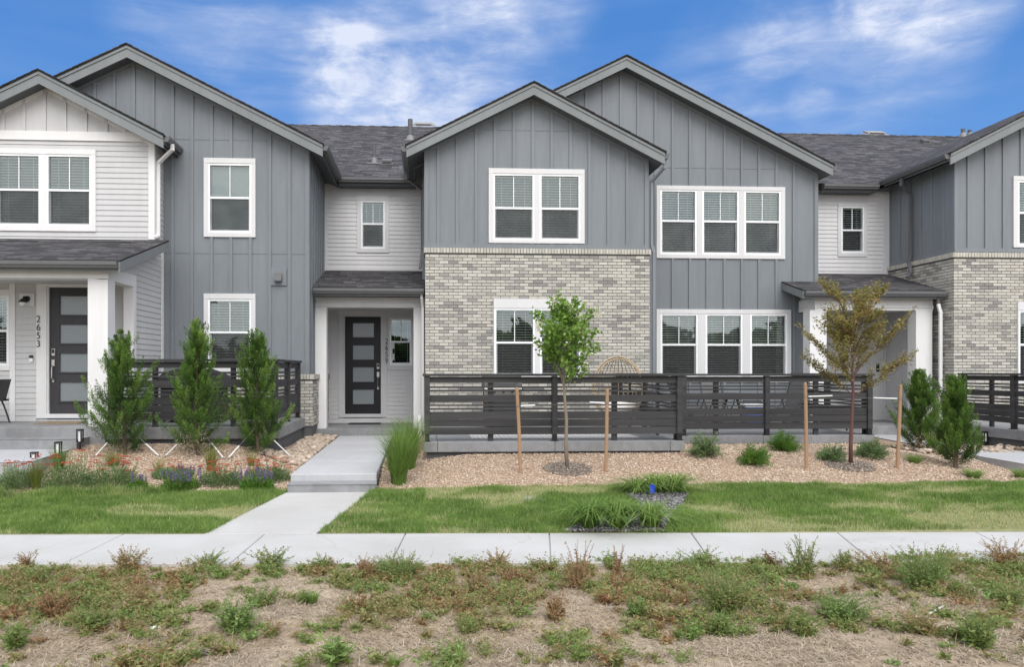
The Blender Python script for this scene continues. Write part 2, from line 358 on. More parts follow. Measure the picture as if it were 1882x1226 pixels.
class MB:
    def __init__(s): s.v = []; s.f = []; s.t = []; s.uv = {}
    def add(s, vs, fs, t=0.5):
        o = len(s.v); s.v += [tuple(x) for x in vs]
        for f in fs: s.f.append(tuple(o + i for i in f)); s.t.append(t)
    def box(s, x0, x1, y0, y1, z0, z1, t=0.5): s.mbox(lambda a, n, z: (a, n, z), x0, x1, y0, y1, z0, z1, t)
    def mbox(s, M, a0, a1, n0, n1, z0, z1, t=0.5):
        s.add([M(a, n, z) for a in (a0, a1) for n in (n0, n1) for z in (z0, z1)],
              [(0, 1, 3, 2), (4, 6, 7, 5), (0, 4, 5, 1), (2, 3, 7, 6), (0, 2, 6, 4), (1, 5, 7, 3)], t)
    def quad(s, pts, uv=None, t=0.5):
        s.add(pts, [tuple(range(len(pts)))], t)
        if uv: s.uv[len(s.f) - 1] = uv
    def prism(s, M, pts, n0, n1, t=0.5):
        """polygon in (a, z) given depth from n0 to n1"""
        k = len(pts)
        vs = [M(a, n0, z) for a, z in pts] + [M(a, n1, z) for a, z in pts]
        s.add(vs, [tuple(range(k)), tuple(range(2 * k - 1, k - 1, -1))] + [(i, (i + 1) % k, k + (i + 1) % k, k + i) for i in range(k)], t)
    def panel(s, M, outer, holes, n=0.0, t=0.5):
        loops = [[Vector((a, z, 0)) for a, z in outer]]
        for (a0, a1, z0, z1) in holes: loops.append([Vector((a0, z0, 0)), Vector((a0, z1, 0)), Vector((a1, z1, 0)), Vector((a1, z0, 0))])
        flat = [p for l in loops for p in l]
        s.add([M(p.x, n, p.y) for p in flat], tessellate_polygon(loops), t)
    def bar(s, p, q, w, d=None, t=0.5):
        """square bar between two points"""
        p, q = Vector(p), Vector(q); e = (q - p).normalized(); d = d or w
        up = Vector((0, 0, 1)) if abs(e.z) < 0.95 else Vector((0, 1, 0))
        a = e.cross(up).normalized() * w / 2; b = a.cross(e).normalized() * d / 2
        s.add([c + i * a + j * b for c in (p, q) for i, j in ((-1, -1), (1, -1), (1, 1), (-1, 1))],
              [(3, 2, 1, 0), (4, 5, 6, 7)] + [(i, (i + 1) % 4, 4 + (i + 1) % 4, 4 + i) for i in range(4)], t)
    def tube(s, pts, r, n=8, t=0.5, cap=True):
        pts = [Vector(p) for p in pts]; k = len(pts)
        rs = r if isinstance(r, (list, tuple)) else [r] * k
        o = len(s.v); pa = None
        for i, p in enumerate(pts):
            e = (pts[min(i + 1, k - 1)] - pts[max(i - 1, 0)]).normalized()
            if pa is None: pa = e.cross(Vector((0.3, 0.9, 0.2)) if abs(e.y) < 0.9 else Vector((1, 0, 0.1))).normalized()
            pa = (pa - e * pa.dot(e)).normalized(); pb = e.cross(pa)
            for j in range(n):
                th = 2 * math.pi * j / n
                s.v.append(tuple(p + (pa * math.cos(th) + pb * math.sin(th)) * rs[i]))
        for i in range(k - 1):
            for j in range(n):
                s.f.append((o + i * n + j, o + i * n + (j + 1) % n, o + (i + 1) * n + (j + 1) % n, o + (i + 1) * n + j)); s.t.append(t)
        if cap:
            s.f.append(tuple(o + j for j in range(n))[::-1]); s.t.append(t)
            s.f.append(tuple(o + (k - 1) * n + j for j in range(n))); s.t.append(t)
    def lathe(s, c, prof, n=16, t=0.5):
        """profile of (radius, height) turned about the vertical through c"""
        o = len(s.v)
        for r, h in prof:
            for j in range(n): s.v.append((c[0] + r * math.cos(2 * math.pi * j / n), c[1] + r * math.sin(2 * math.pi * j / n), c[2] + h))
        for i in range(len(prof) - 1):
            for j in range(n): s.f.append((o + i * n + j, o + i * n + (j + 1) % n, o + (i + 1) * n + (j + 1) % n, o + (i + 1) * n + j)); s.t.append(t)
    def extrude(s, prof, p, q):
        """profile [(out, up)] swept from p to q; out is to the left of the run"""
        p, q = Vector(p), Vector(q); e = (q - p).normalized(); out = Vector((e.y, -e.x, 0)).normalized(); k = len(prof)
        vs = [c + out * a + Vector((0, 0, b)) for c in (p, q) for a, b in prof]
        s.add(vs, [tuple(range(k)), tuple(range(2 * k - 1, k - 1, -1))] + [(i, (i + 1) % k, k + (i + 1) % k, k + i) for i in range(k)])
    def build(s, name, mat, parent=None, smooth=False, bevel=0):
        base = WORLD.get(parent.name, Vector()) if parent else Vector()
        v = np.array(s.v, dtype=float) - np.array(base)
        me = bpy.data.meshes.new(name); me.from_pydata([tuple(x) for x in v], [], s.f)
        if s.uv:
            ul = me.uv_layers.new(name='UVMap')
            for pi, uvs in s.uv.items():
                pl = me.polygons[pi]
                for li, c in zip(pl.loop_indices, uvs): ul.data[li].uv = c
        if len(set(s.t)) > 1:
            at = me.attributes.new('tint', 'FLOAT', 'FACE'); at.data.foreach_set('value', s.t)
        return finish(name, me, mat, parent, smooth, bevel, base)

WORLD = {}           # world position of every object that parents something
def finish(name, me, mat, parent=None, smooth=False, bevel=0, base=Vector()):
    me.materials.append(MATS[mat])
    if smooth: me.polygons.foreach_set('use_smooth', [True] * len(me.polygons))
    me.update()
    o = bpy.data.objects.new(name, me); COL.objects.link(o)
    if parent: o.parent = parent
    WORLD[o.name] = Vector(base)
    if bevel:
        b = o.modifiers.new('bevel', 'BEVEL'); b.width = bevel; b.segments = 2; b.limit_method = 'ANGLE'
    return o
def thing(name, label, cat, loc, group=None):
    o = bpy.data.objects.new(name, None); COL.objects.link(o); o.location = loc; o.empty_display_size = 0.1
    WORLD[o.name] = Vector(loc); tag(o, label, cat, group); return o
def tag(o, label, cat, group=None):
    o['label'] = label; o['category'] = cat
    if group: o['group'] = group
    return o
def struct(o): o['kind'] = 'structure'; return o
def stuff(o, label=None, cat=None):
    o['kind'] = 'stuff'
    if label: o['label'] = label; o['category'] = cat
    return o

def np_mesh(name, V, faces, tint, mat, parent=None, smooth=False):
    """V (n,k,3) copies of a template with the given faces; tint (n,) or (n,k)"""
    n, k, _ = V.shape
    base = np.array(WORLD.get(parent.name, Vector()) if parent else (0, 0, 0))
    me = bpy.data.meshes.new(name)
    me.vertices.add(n * k); me.vertices.foreach_set('co', (V.reshape(-1, 3) - base).ravel().astype(np.float32))
    sizes = [len(f) for f in faces]; flat = np.array([i for f in faces for i in f])
    L = (np.arange(n)[:, None] * k + flat[None, :]).ravel()
    me.loops.add(len(L)); me.loops.foreach_set('vertex_index', L.astype(np.int32))
    tot = np.tile(sizes, n); st = np.concatenate([[0], np.cumsum(tot)[:-1]])
    me.polygons.add(len(tot)); me.polygons.foreach_set('loop_start', st.astype(np.int32)); me.polygons.foreach_set('loop_total', tot.astype(np.int32))
    at = me.attributes.new('tint', 'FLOAT', 'POINT')
    tt = np.repeat(np.asarray(tint)[:, None], k, 1) if np.ndim(tint) == 1 else tint
    at.data.foreach_set('value', np.clip(tt, 0, 1).ravel().astype(np.float32))
    me.update(calc_edges=True); me.validate()
    return finish(name, me, mat, parent, smooth, 0, Vector(base))

def unit(v): return v / (np.linalg.norm(v, axis=-1, keepdims=True) + 1e-9)
LEAF = [(0, 1, 2, 3)]
def leaves(pos, d, L, Wd, fold=0.25):
    n = len(pos); d = unit(d); r = unit(np.cross(d, RNG.normal(size=(n, 3)))); u = np.cross(r, d)
    L = np.broadcast_to(L, (n,))[:, None]; Wd = np.broadcast_to(Wd, (n,))[:, None]
    return np.stack([pos, pos + d * L * .45 + r * Wd * .5 + u * Wd * fold, pos + d * L, pos + d * L * .45 - r * Wd * .5 + u * Wd * fold], 1)
def straps(pos, az, length, height, reach, width, m=4, droop=0.0):
    """arching blades: start at pos, rise to height and lean out by reach; returns V, faces"""
    n = len(pos); t = np.linspace(0, 1, m + 1)[None, :]
    h = height[:, None] * (t * (1 + droop[:, None]) - droop[:, None] * t * t * 1.6) if np.ndim(droop) else height[:, None] * (t * (1 + droop) - droop * t * t * 1.6)
    out = reach[:, None] * t ** 1.7
    c = np.stack([pos[:, None, 0] + np.cos(az)[:, None] * out, pos[:, None, 1] + np.sin(az)[:, None] * out, pos[:, None, 2] + h], -1)
    sd_ = np.stack([-np.sin(az), np.cos(az), np.zeros(n)], -1)
    tw = RNG.uniform(-1, 1, n)[:, None]
    sd_ = unit(sd_ + tw * np.stack([np.cos(az), np.sin(az), np.zeros(n)], -1))[:, None, :]
    w = (np.asarray(width)[:, None] * (1 - t ** 2.2) * (0.55 + 0.45 * np.minimum(1, t * 4)) + 0.0006)[..., None] * 0.5
    V = np.concatenate([c - sd_ * w, c + sd_ * w], 1)
    fs = [(i, i + 1, m + 1 + i + 1, m + 1 + i) for i in range(m)]
    return V, fs
OCT = np.array([(1, 0, 0), (-1, 0, 0), (0, 1, 0), (0, -1, 0), (0, 0, 1), (0, 0, -1)], float)
OCF = [(0, 2, 4), (2, 1, 4), (1, 3, 4), (3, 0, 4), (2, 0, 5), (1, 2, 5), (3, 1, 5), (0, 3, 5)]
def rotmats(n, tilt=1.0):
    a = RNG.uniform(0, 2 * np.pi, n); ax = unit(RNG.normal(size=(n, 3)) * np.array([1, 1, 0.2]))
    th = RNG.uniform(-1, 1, n) * tilt
    K = np.zeros((n, 3, 3)); K[:, 0, 1] = -ax[:, 2]; K[:, 0, 2] = ax[:, 1]; K[:, 1, 0] = ax[:, 2]; K[:, 1, 2] = -ax[:, 0]; K[:, 2, 0] = -ax[:, 1]; K[:, 2, 1] = ax[:, 0]
    Rm = np.eye(3)[None] + np.sin(th)[:, None, None] * K + (1 - np.cos(th))[:, None, None] * (K @ K)
    Z = np.zeros((n, 3, 3)); Z[:, 0, 0] = np.cos(a); Z[:, 0, 1] = -np.sin(a); Z[:, 1, 0] = np.sin(a); Z[:, 1, 1] = np.cos(a); Z[:, 2, 2] = 1
    return Rm @ Z
def stones(pos, size, flat=0.55, jit=0.28, tilt=0.7):
    n = len(pos); T = OCT[None] + RNG.normal(scale=jit, size=(n, 6, 3))
    T = T * np.stack([RNG.uniform(.7, 1.3, n), RNG.uniform(.6, 1.0, n), RNG.uniform(.7, 1.2, n) * flat], -1)[:, None, :] * np.asarray(size)[:, None, None]
    return np.einsum('nij,nkj->nki', rotmats(n, tilt), T) + pos[:, None, :]
ICO = None
def round_stones(name, pos, size, tint, mat, flat=0.6):
    t = (1 + 5 ** .5) / 2
    v = unit(np.array([(-1, t, 0), (1, t, 0), (-1, -t, 0), (1, -t, 0), (0, -1, t), (0, 1, t), (0, -1, -t), (0, 1, -t), (t, 0, -1), (t, 0, 1), (-t, 0, -1), (-t, 0, 1)], float))
    f = [(0, 11, 5), (0, 5, 1), (0, 1, 7), (0, 7, 10), (0, 10, 11), (1, 5, 9), (5, 11, 4), (11, 10, 2), (10, 7, 6), (7, 1, 8), (3, 9, 4), (3, 4, 2), (3, 2, 6), (3, 6, 8), (3, 8, 9), (4, 9, 5), (2, 4, 11), (6, 2, 10), (8, 6, 7), (9, 8, 1)]
    n = len(pos); T = v[None] * (1 + RNG.normal(scale=0.12, size=(n, 12, 1)))
    T = T * np.stack([RNG.uniform(.8, 1.3, n), RNG.uniform(.65, 1.0, n), RNG.uniform(.75, 1.1, n) * flat], -1)[:, None, :] * np.asarray(size)[:, None, None]
    V = np.einsum('nij,nkj->nki', rotmats(n, 0.5), T) + pos[:, None, :]
    return np_mesh(name, V, f, tint, mat, smooth=True)

def vnoise(x, y, seed=0):
    x = np.asarray(x, float); y = np.asarray(y, float)
    xi, yi = np.floor(x).astype(np.int64), np.floor(y).astype(np.int64); fx, fy = x - xi, y - yi
    fx = fx * fx * (3 - 2 * fx); fy = fy * fy * (3 - 2 * fy)
    def h(a, b):
        k = (a * 374761393 + b * 668265263 + seed * 69069) & 0x7fffffff
        k = ((k ^ (k >> 13)) * 1274126177) & 0x7fffffff
        return ((k ^ (k >> 16)) & 0xffff) / 65535.0
    return (h(xi, yi) * (1 - fx) + h(xi + 1, yi) * fx) * (1 - fy) + (h(xi, yi + 1) * (1 - fx) + h(xi + 1, yi + 1) * fx) * fy
def fbm(x, y, seed=0, o=4):
    a, s, r = 0.5, 1.0, 0
    for i in range(o): r = r + a * vnoise(x * s, y * s, seed + i * 17); a *= .5; s *= 2.03
    return r

# ------------------------------------------------------------------ lie of the land
def sst(a, b, x):
    t = np.clip((np.asarray(x, float) - a) / (b - a), 0, 1); return t * t * (3 - 2 * t)
def G(X, Y):
    X = np.asarray(X, float); Y = np.asarray(Y, float)
    zl = np.interp(Y, [0, 6.6, 7.8, 10.2, 12.6, 40], [-.03, -.03, -.008, .05, .46, .50])
    zr = np.interp(Y, [0, 6.6, 7.8, 10.4, 11.8, 13.2, 40], [-.03, -.03, -.008, .08, .36, .37, .37])
    zm = np.interp(Y, [0, 6.6, 7.8, 10.4, 11.5, 13.2, 40], [-.03, -.03, -.008, .055, .2, .24, .26])
    zf = np.interp(Y, [0, 6.6, 7.8, 10.6, 12.2, 14, 40], [-.03, -.03, -.008, .075, .20, .24, .26])
    zr = zr + (zf - zr) * sst(7.7, 9.2, X)
    z = zl + (zm - zl) * sst(-3.6, -2.0, X)
    return z + (zr - z) * sst(-0.7, 0.9, X)
def onG(px, py):
    """where the sight line of a pixel first meets the ground"""
    u, k = (px - CX) / F, (py - HY) / F
    f = lambda t: float(G(t * (ST + u * CT), t * (CT - u * ST))) - (H - k * t)
    a, b = 4.0, 4.0
    while f(b) < 0 and b < 30: a = b; b += .05
    for _ in range(30):
        m = (a + b) / 2
        if f(m) < 0: a = m
        else: b = m
    t = (a + b) / 2; return t * (ST + u * CT), t * (CT - u * ST), H - k * t
# ------------------------------------------------------------------ the row of townhouses
YW, YL, YM, YR, YD = 15.1, 15.6, 15.8, 16.95, 18.1      # depths of the wall planes
YDW = 14.3                                               # front door wall of the left house
Z0 = 0.0

def cut(a0, a1, spans):
    """a0..a1 minus the spans"""
    segs = [(a0, a1)]
    for s0, s1 in spans:
        nxt = []
        for u, v in segs:
            if s1 <= u or s0 >= v: nxt.append((u, v)); continue
            if s0 > u: nxt.append((u, s0))
            if s1 < v: nxt.append((s1, v))
        segs = nxt
    return segs
def bb_wall(par, M, outer, holes, battens, seams=(), mat='grey_paint', bw=0.062, name='wall'):
    """panels with vertical battens over the joints"""
    mb = MB(); mb.panel(M, outer, holes)
    def zr(x):
        zs = []
        for (x0, z0), (x1, z1) in zip(outer, outer[1:] + outer[:1]):
            if min(x0, x1) <= x <= max(x0, x1) and abs(x1 - x0) > 1e-6: zs.append(z0 + (z1 - z0) * (x - x0) / (x1 - x0))
        return (min(zs), max(zs)) if len(zs) > 1 else None
    for b in battens:
        q = zr(b)
        if not q: continue
        for z0, z1 in cut(q[0], q[1], [(h[2], h[3]) for h in holes if h[0] - bw / 2 < b < h[1] + bw / 2]):
            if z1 - z0 > .03: mb.mbox(M, b - bw / 2, b + bw / 2, -.026, .004, z0, z1)
    for z in seams:            # horizontal panel joint: a thin flashing lip
        xs = [x for x, _ in outer]
        for a0, a1 in cut(min(xs) + .02, max(xs) - .02, [(h[0], h[1]) for h in holes if h[2] < z < h[3]]):
            ok = [x for x in np.linspace(a0, a1, 80) if zr(x) and zr(x)[0] < z < zr(x)[1]]
            if ok: mb.mbox(M, ok[0], ok[-1], -.007, .002, z, z + .009)
    return mb.build(name, mat, par)
def lap_wall(par, M, a0, a1, z0, z1, holes=(), mat='white_siding', exp=0.108, top=None, name='wall'):
    mb = MB(); z = z0
    while z < z1 - .005:
        ze = min(z + exp, z1)
        for u, v in cut(a0, a1, [(h[0], h[1]) for h in holes if h[2] < ze - .01 and h[3] > z + .01]):
            if top:                # sloping top edge: keep the stretch that lies below it
                ok = [x for x in np.linspace(u, v, 60) if top(x) > ze - .02]
                if len(ok) < 2: continue
                u, v = ok[0], ok[-1]
            if v - u < .01: continue
            mb.add([M(u, -.017, z), M(v, -.017, z), M(v, -.004, ze), M(u, -.004, ze), M(u, .0, z), M(v, .0, z)],
                   [(0, 1, 2, 3), (4, 5, 1, 0)])
        z = ze
    o = [(a0, z0), (a1, z0), (a1, z1 if not top else min(z1, top(a1))), (a0, z1 if not top else min(z1, top(a0)))]
    mb.panel(M, o, [h for h in holes if h[0] > a0 and h[1] < a1 and h[2] > z0 and h[3] < z1], 0.0)
    return mb.build(name, mat, par)
def brick_wall(par, M, a0, a1, z0, z1, holes=(), cap=True, name='brick_wall', depth=.09, flip=0):
    """every brick modelled, the joints left open to a mortar sheet behind; n=0 is the brick face"""
    mb = MB(); ch, bl, j = .0677, .203, .0125
    k = 0; z = z0; zt = z1 - (.115 if cap else 0)
    while z < zt - .02:
        ze = min(z + ch - j, zt - j)
        x = a0 - (bl / 2 if (k + flip) % 2 else 0)
        run = .5
        while x < a1:
            u, v = max(a0, x), min(a1, x + bl - j)
            r = random.random()
            run = run if random.random() < .14 else r        # greys tend to come in little runs
            for p, q in cut(u, v, [(h[0], h[1]) for h in holes if h[2] < ze and h[3] > z]):
                if q - p > .02:
                    d = random.uniform(-.002, .002)
                    vs = [M(p, d, z), M(q, d, z), M(q, d, ze), M(p, d, ze), M(p, .014, z), M(q, .014, z), M(q, .014, ze), M(p, .014, ze)]
                    mb.add(vs, [(0, 1, 2, 3), (0, 4, 5, 1), (1, 5, 6, 2), (2, 6, 7, 3), (3, 7, 4, 0)], run)
            x += bl
        z += ch; k += 1
    if cap:
        x = a0 - .012
        while x < a1:
            q = min(x + .057, a1 + .012); d = random.uniform(-.003, .003)
            mb.mbox(M, x, q, -.03 + d, .06, z1 - .105, z1, random.uniform(.3, .8)); x += .0665
    o = mb.build(name, 'brick_mixed', par)
    m = MB(); m.panel(M, [(a0, z0), (a1, z0), (a1, z1 - .02), (a0, z1 - .02)], [h for h in holes], .009)
    m.build('mortar', 'mortar', o)
    return o

def window(par, M, outer, sashes, zt, zb, zm, mull=True, casing='casing_white', header=0, slat=True, blindtilt=30, lift=0.0, screen=True, curtain=None, cas=True, hidebottom=False):
    """casing with one or more single-hung sashes, glass, insect screen and blinds; returns the hole to cut"""
    x0, x1, zo0, zo1 = outer; s0, s1 = min(s[0] for s in sashes), max(s[1] for s in sashes)
    mb = MB()
    mb.mbox(M, x0, x1, -.036, .02, zt, zo1); mb.mbox(M, x0, x1, -.036, .02, zo0, zb)
    mb.mbox(M, x0, s0, -.034, .02, zb, zt); mb.mbox(M, s1, x1, -.034, .02, zb, zt)
    ss = sorted(sashes)
    for (a, b), (c, d) in zip(ss, ss[1:]): mb.mbox(M, b, c, -.030, .12, zb, zt)
    if header: mb.mbox(M, x0 - .01, x1 + .01, -.05, .02, zo1 - .03, zo1 + .002)
    w = mb.build('window', casing, par, bevel=.004)
    for a, b in ss:
        f = MB(); fw = .042
        f.mbox(M, a, a + fw, -.024, .075, zb, zt); f.mbox(M, b - fw, b, -.024, .075, zb, zt)
        f.mbox(M, a + fw, b - fw, -.022, .075, zt - fw, zt); f.mbox(M, a + fw, b - fw, -.027, .075, zb, zb + fw)
        f.mbox(M, a + fw, b - fw, -.005, .06, zm - .022, zm + .022)
        # lower sash stiles sit a step back
        sw = .028
        f.mbox(M, a + fw, a + fw + sw, .012, .06, zb + fw, zm - .022); f.mbox(M, b - fw - sw, b - fw, .012, .06, zb + fw, zm - .022)
        f.mbox(M, a + fw + sw, b - fw - sw, .012, .06, zb + fw, zb + fw + sw)
        xm = (a + b) / 2; f.mbox(M, xm - .008, xm + .008, .0, .03, zm + .022, zt - fw)
        f.build('sash_frame', 'vinyl', w, bevel=.003)
        g = MB(); g.quad([M(a + fw, .022, zm), M(b - fw, .022, zm), M(b - fw, .022, zt - fw), M(a + fw, .022, zt - fw)])
        g.quad([M(a + fw, .05, zb + fw), M(b - fw, .05, zb + fw), M(b - fw, .05, zm), M(a + fw, .05, zm)])
        g.build('pane', 'window_glass', w)
        if screen:
            g = MB(); g.quad([M(a + fw, .004, zb + fw), M(b - fw, .004, zb + fw), M(b - fw, .004, zm), M(a + fw, .004, zm)])
            g.build('insect_screen', 'insect_screen', w)
        if slat:
            bl = MB(); z = zt - .06; t = R(blindtilt); hw = .026
            dz, dn = math.sin(t) * hw, math.cos(t) * hw
            while z > zb + .03 + lift:
                c = .11
                bl.quad([M(a + .03, c - dn, z - dz), M(b - .03, c - dn, z - dz), M(b - .03, c + dn, z + dz), M(a + .03, c + dn, z + dz)]); z -= .056
            for k in (.22, .78):
                xx = a + (b - a) * k; bl.mbox(M, xx - .003, xx + .003, .082, .084, zb + .03 + lift, zt - .03)
            bl.mbox(M, a + .03, b - .03, .08, .14, zt - .06, zt - .02)
            bl.build('blind', 'blind_white', w)
        if curtain:
            c = MB(); c.quad([M(a, .13, zb), M(b, .13, zb), M(b, .13, zt), M(a, .13, zt)]); c.build('roller_shade', curtain, w)
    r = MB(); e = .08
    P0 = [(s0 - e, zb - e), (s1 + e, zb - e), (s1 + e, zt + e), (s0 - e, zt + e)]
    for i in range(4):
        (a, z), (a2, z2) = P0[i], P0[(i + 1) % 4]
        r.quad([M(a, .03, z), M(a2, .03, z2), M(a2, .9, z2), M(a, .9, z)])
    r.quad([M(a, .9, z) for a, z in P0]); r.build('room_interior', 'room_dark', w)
    return (s0, s1, zb, zt)
def win_px(par, Y, ox0, oy0, ox1, oy1, sx, st, sb, sm, **k):
    """window read off the photograph: outer casing, sash x pairs, sash top, bottom, meeting rail"""
    cx = (ox0 + ox1) / 2
    X = lambda p: PX(p, Y)
    Z = lambda p: PZ(p, Y, cx)
    hole = window(par, front(Y), (X(ox0), X(ox1), Z(oy1), Z(oy0)), [(X(a), X(b)) for a, b in sx], Z(st), Z(sb), Z(sm), **k)
    return hole

def slope_uv(pts, along, up): return [(Vector(p).dot(along), Vector(p).dot(up)) for p in pts]
GUT = [(0, 0), (0, -.115), (.085, -.115), (.10, -.075), (.115, -.06), (.115, 0), (.10, 0), (.10, -.012), (.015, -.012), (.015, 0)]
def gable_roof(par, apx, zap, xl, xr, s, yf, yb, yw, gut=(1, 1), yg=(None, None)):
    """ridge along Y; eaves at xl and xr; slope s; rake face at yf, wall at yw"""
    zl, zr = zap - s * (apx - xl), zap - s * (xr - apx)
    top = MB()
    for xe, ze, sg in ((xl, zl, -1), (xr, zr, 1)):
        x2, z2 = xe + sg * .03, ze - s * .03
        A, B, C, D = (apx, yf - .03, zap), (x2, yf - .03, z2), (x2, yb, z2), (apx, yb, zap)
        up = Vector((-sg, 0, s)).normalized(); uv = slope_uv((A, B, C, D), Vector((0, 1, 0)), up)
        top.quad([A, B, C, D], uv)
        d = .035
        q = [(x, y, z - d) for x, y, z in (A, B, C, D)]
        top.quad(q, uv); top.quad([A, B, q[1], q[0]], [(0, 0)] * 4); top.quad([B, C, q[2], q[1]], [(0, 0)] * 4)
        # ragged shingle ends along the rake
        L = Vector(B) - Vector(A); n = int(L.length / .143)
        for i in range(n):
            a, b = Vector(A) + L * (i / n), Vector(A) + L * ((i + 1) / n)
            a2, b2 = a + Vector((0, -.012 - random.random() * .01, .006)), b + Vector((0, -.016, .014))
            top.quad([a2, b2, b2 - Vector((0, 0, .02)), a2 - Vector((0, 0, .02))], [(a.z * 3, a.y)] * 4)
            top.quad([a2, b2, b, a], [(a.z * 3, a.y)] * 4)
    rf = top.build('roof', 'shingles', par)
    for xe, ze, sg in ((xl, zl, -1), (xr, zr, 1)):
        rk = MB(); M = front(0)
        def band(t0, t1, y0, y1): rk.prism(M, [(apx, zap - t0), (xe, ze - t0), (xe, ze - t1), (apx, zap - t1)], y0, y1)
        band(.036, .095, yf - .018, yf + .03); band(.095, .275, yf, yf + .03)
        rk.build('rake_board', 'grey_trim', rf)
        so = MB(); so.prism(M, [(apx, zap - .19), (xe, ze - .19), (xe, ze - .23), (apx, zap - .23)], yf + .03, yb - .05)
        fx0, fx1 = (xe - .02, xe) if sg > 0 else (xe, xe + .02)
        so.build('soffit', 'soffit_grey', rf)
        i = 0 if sg < 0 else 1
        ye = yg[i] or yb
        fa = MB(); fa.box(fx0, fx1, yf + .03, ye, ze - .23, ze - .04); fa.build('fascia', 'grey_trim', rf)
        if gut[i]:
            gm = MB(); zz = ze - s * .0 - .03
            if sg > 0: gm.extrude(GUT, (xe, yf + .02, zz), (xe, ye, zz))
            else: gm.extrude(GUT, (xe, ye, zz), (xe, yf + .02, zz))
            gm.build('gutter', 'gutter_grey', rf)
    return rf, (lambda x: (zap - s * abs(x - apx)) - .2)
def shed_roof(par, x0, x1, ye, ze, yb, zb, gutter=True, rakes=(1, 1), side_ext=None, xl_back=None):
    """lean-to roof rising from an eave along X"""
    sl = (zb - ze) / (yb - ye); up = Vector((0, 1, sl)).normalized(); mb = MB()
    A, B, C, D = (x0, ye, ze), (x1, ye, ze), (x1, yb, zb), (x0, yb, zb)
    mb.quad([A, B, C, D], slope_uv((A, B, C, D), Vector((1, 0, 0)), up))
    lo = [(x, y, z - .035) for x, y, z in (A, B, C, D)]
    mb.quad(lo[::-1], [(0, 0)] * 4)
    for i in range(4): mb.quad([(A, B, C, D)[i], (A, B, C, D)[(i + 1) % 4], lo[(i + 1) % 4], lo[i]], [(0, 0)] * 4)
    rf = mb.build('porch_roof', 'shingles', par)
    for k, x in ((0, x0), (1, x1)):
        if rakes[k]:
            m = MB(); xa, xb = (x - .005, x + .025) if k == 0 else (x - .025, x + .005)
            M = side_right(0)
            pts = [(ye, ze - .036), (yb, zb - .036), (yb, zb - .20), (ye, ze - .20)]
            m.prism(lambda a, n, z: (n, a, z), pts, xa, xb); m.build('rake_board', 'grey_trim', rf)
    fa = MB(); fa.box(x0 + .03, x1 - .03, ye + .02, ye + .045, ze - .19, ze - .036); fa.build('fascia', 'grey_trim', rf)
    if gutter:
        g = MB(); g.extrude(GUT, (x0 + .02, ye + .02, ze - .03), (x1 - .02, ye + .02, ze - .03)); g.build('gutter', 'gutter_grey', rf)
    return rf
def downspout(par, pts, mat, w=.075):
    mb = MB()
    for p, q in zip(pts, pts[1:]): mb.bar(p, q, w, w * .75)
    for p in pts[1:-1]: mb.box(p[0] - w * .5, p[0] + w * .5, p[1] - w * .42, p[1] + w * .42, p[2] - w * .45, p[2] + w * .45)
    return mb.build('downspout', mat, par, bevel=.012)
def vent_pack(par, px, py, surf_y, w, mat='black_metal'):
    """low flat roof vent lying on a porch roof"""
    pass
def digits(par, text, X, zs, y, size, mat):
    for ch, z in zip(text, zs):
        c = bpy.data.curves.new('digit', 'FONT'); c.body = ch; c.size = size; c.align_x = 'CENTER'; c.align_y = 'CENTER'; c.extrude = .006; c.offset = -.001
        t = bpy.data.objects.new('digit_source', c); COL.objects.link(t)
        dg = bpy.context.evaluated_depsgraph_get(); dg.update()
        me = bpy.data.meshes.new_from_object(t.evaluated_get(dg)); bpy.data.objects.remove(t)
        for v in me.vertices: v.co = Vector((X + v.co.x * .82, y - v.co.z, z + v.co.y)) - WORLD[par.name]
        me.materials.clear()
        finish('house_number', me, mat, par)

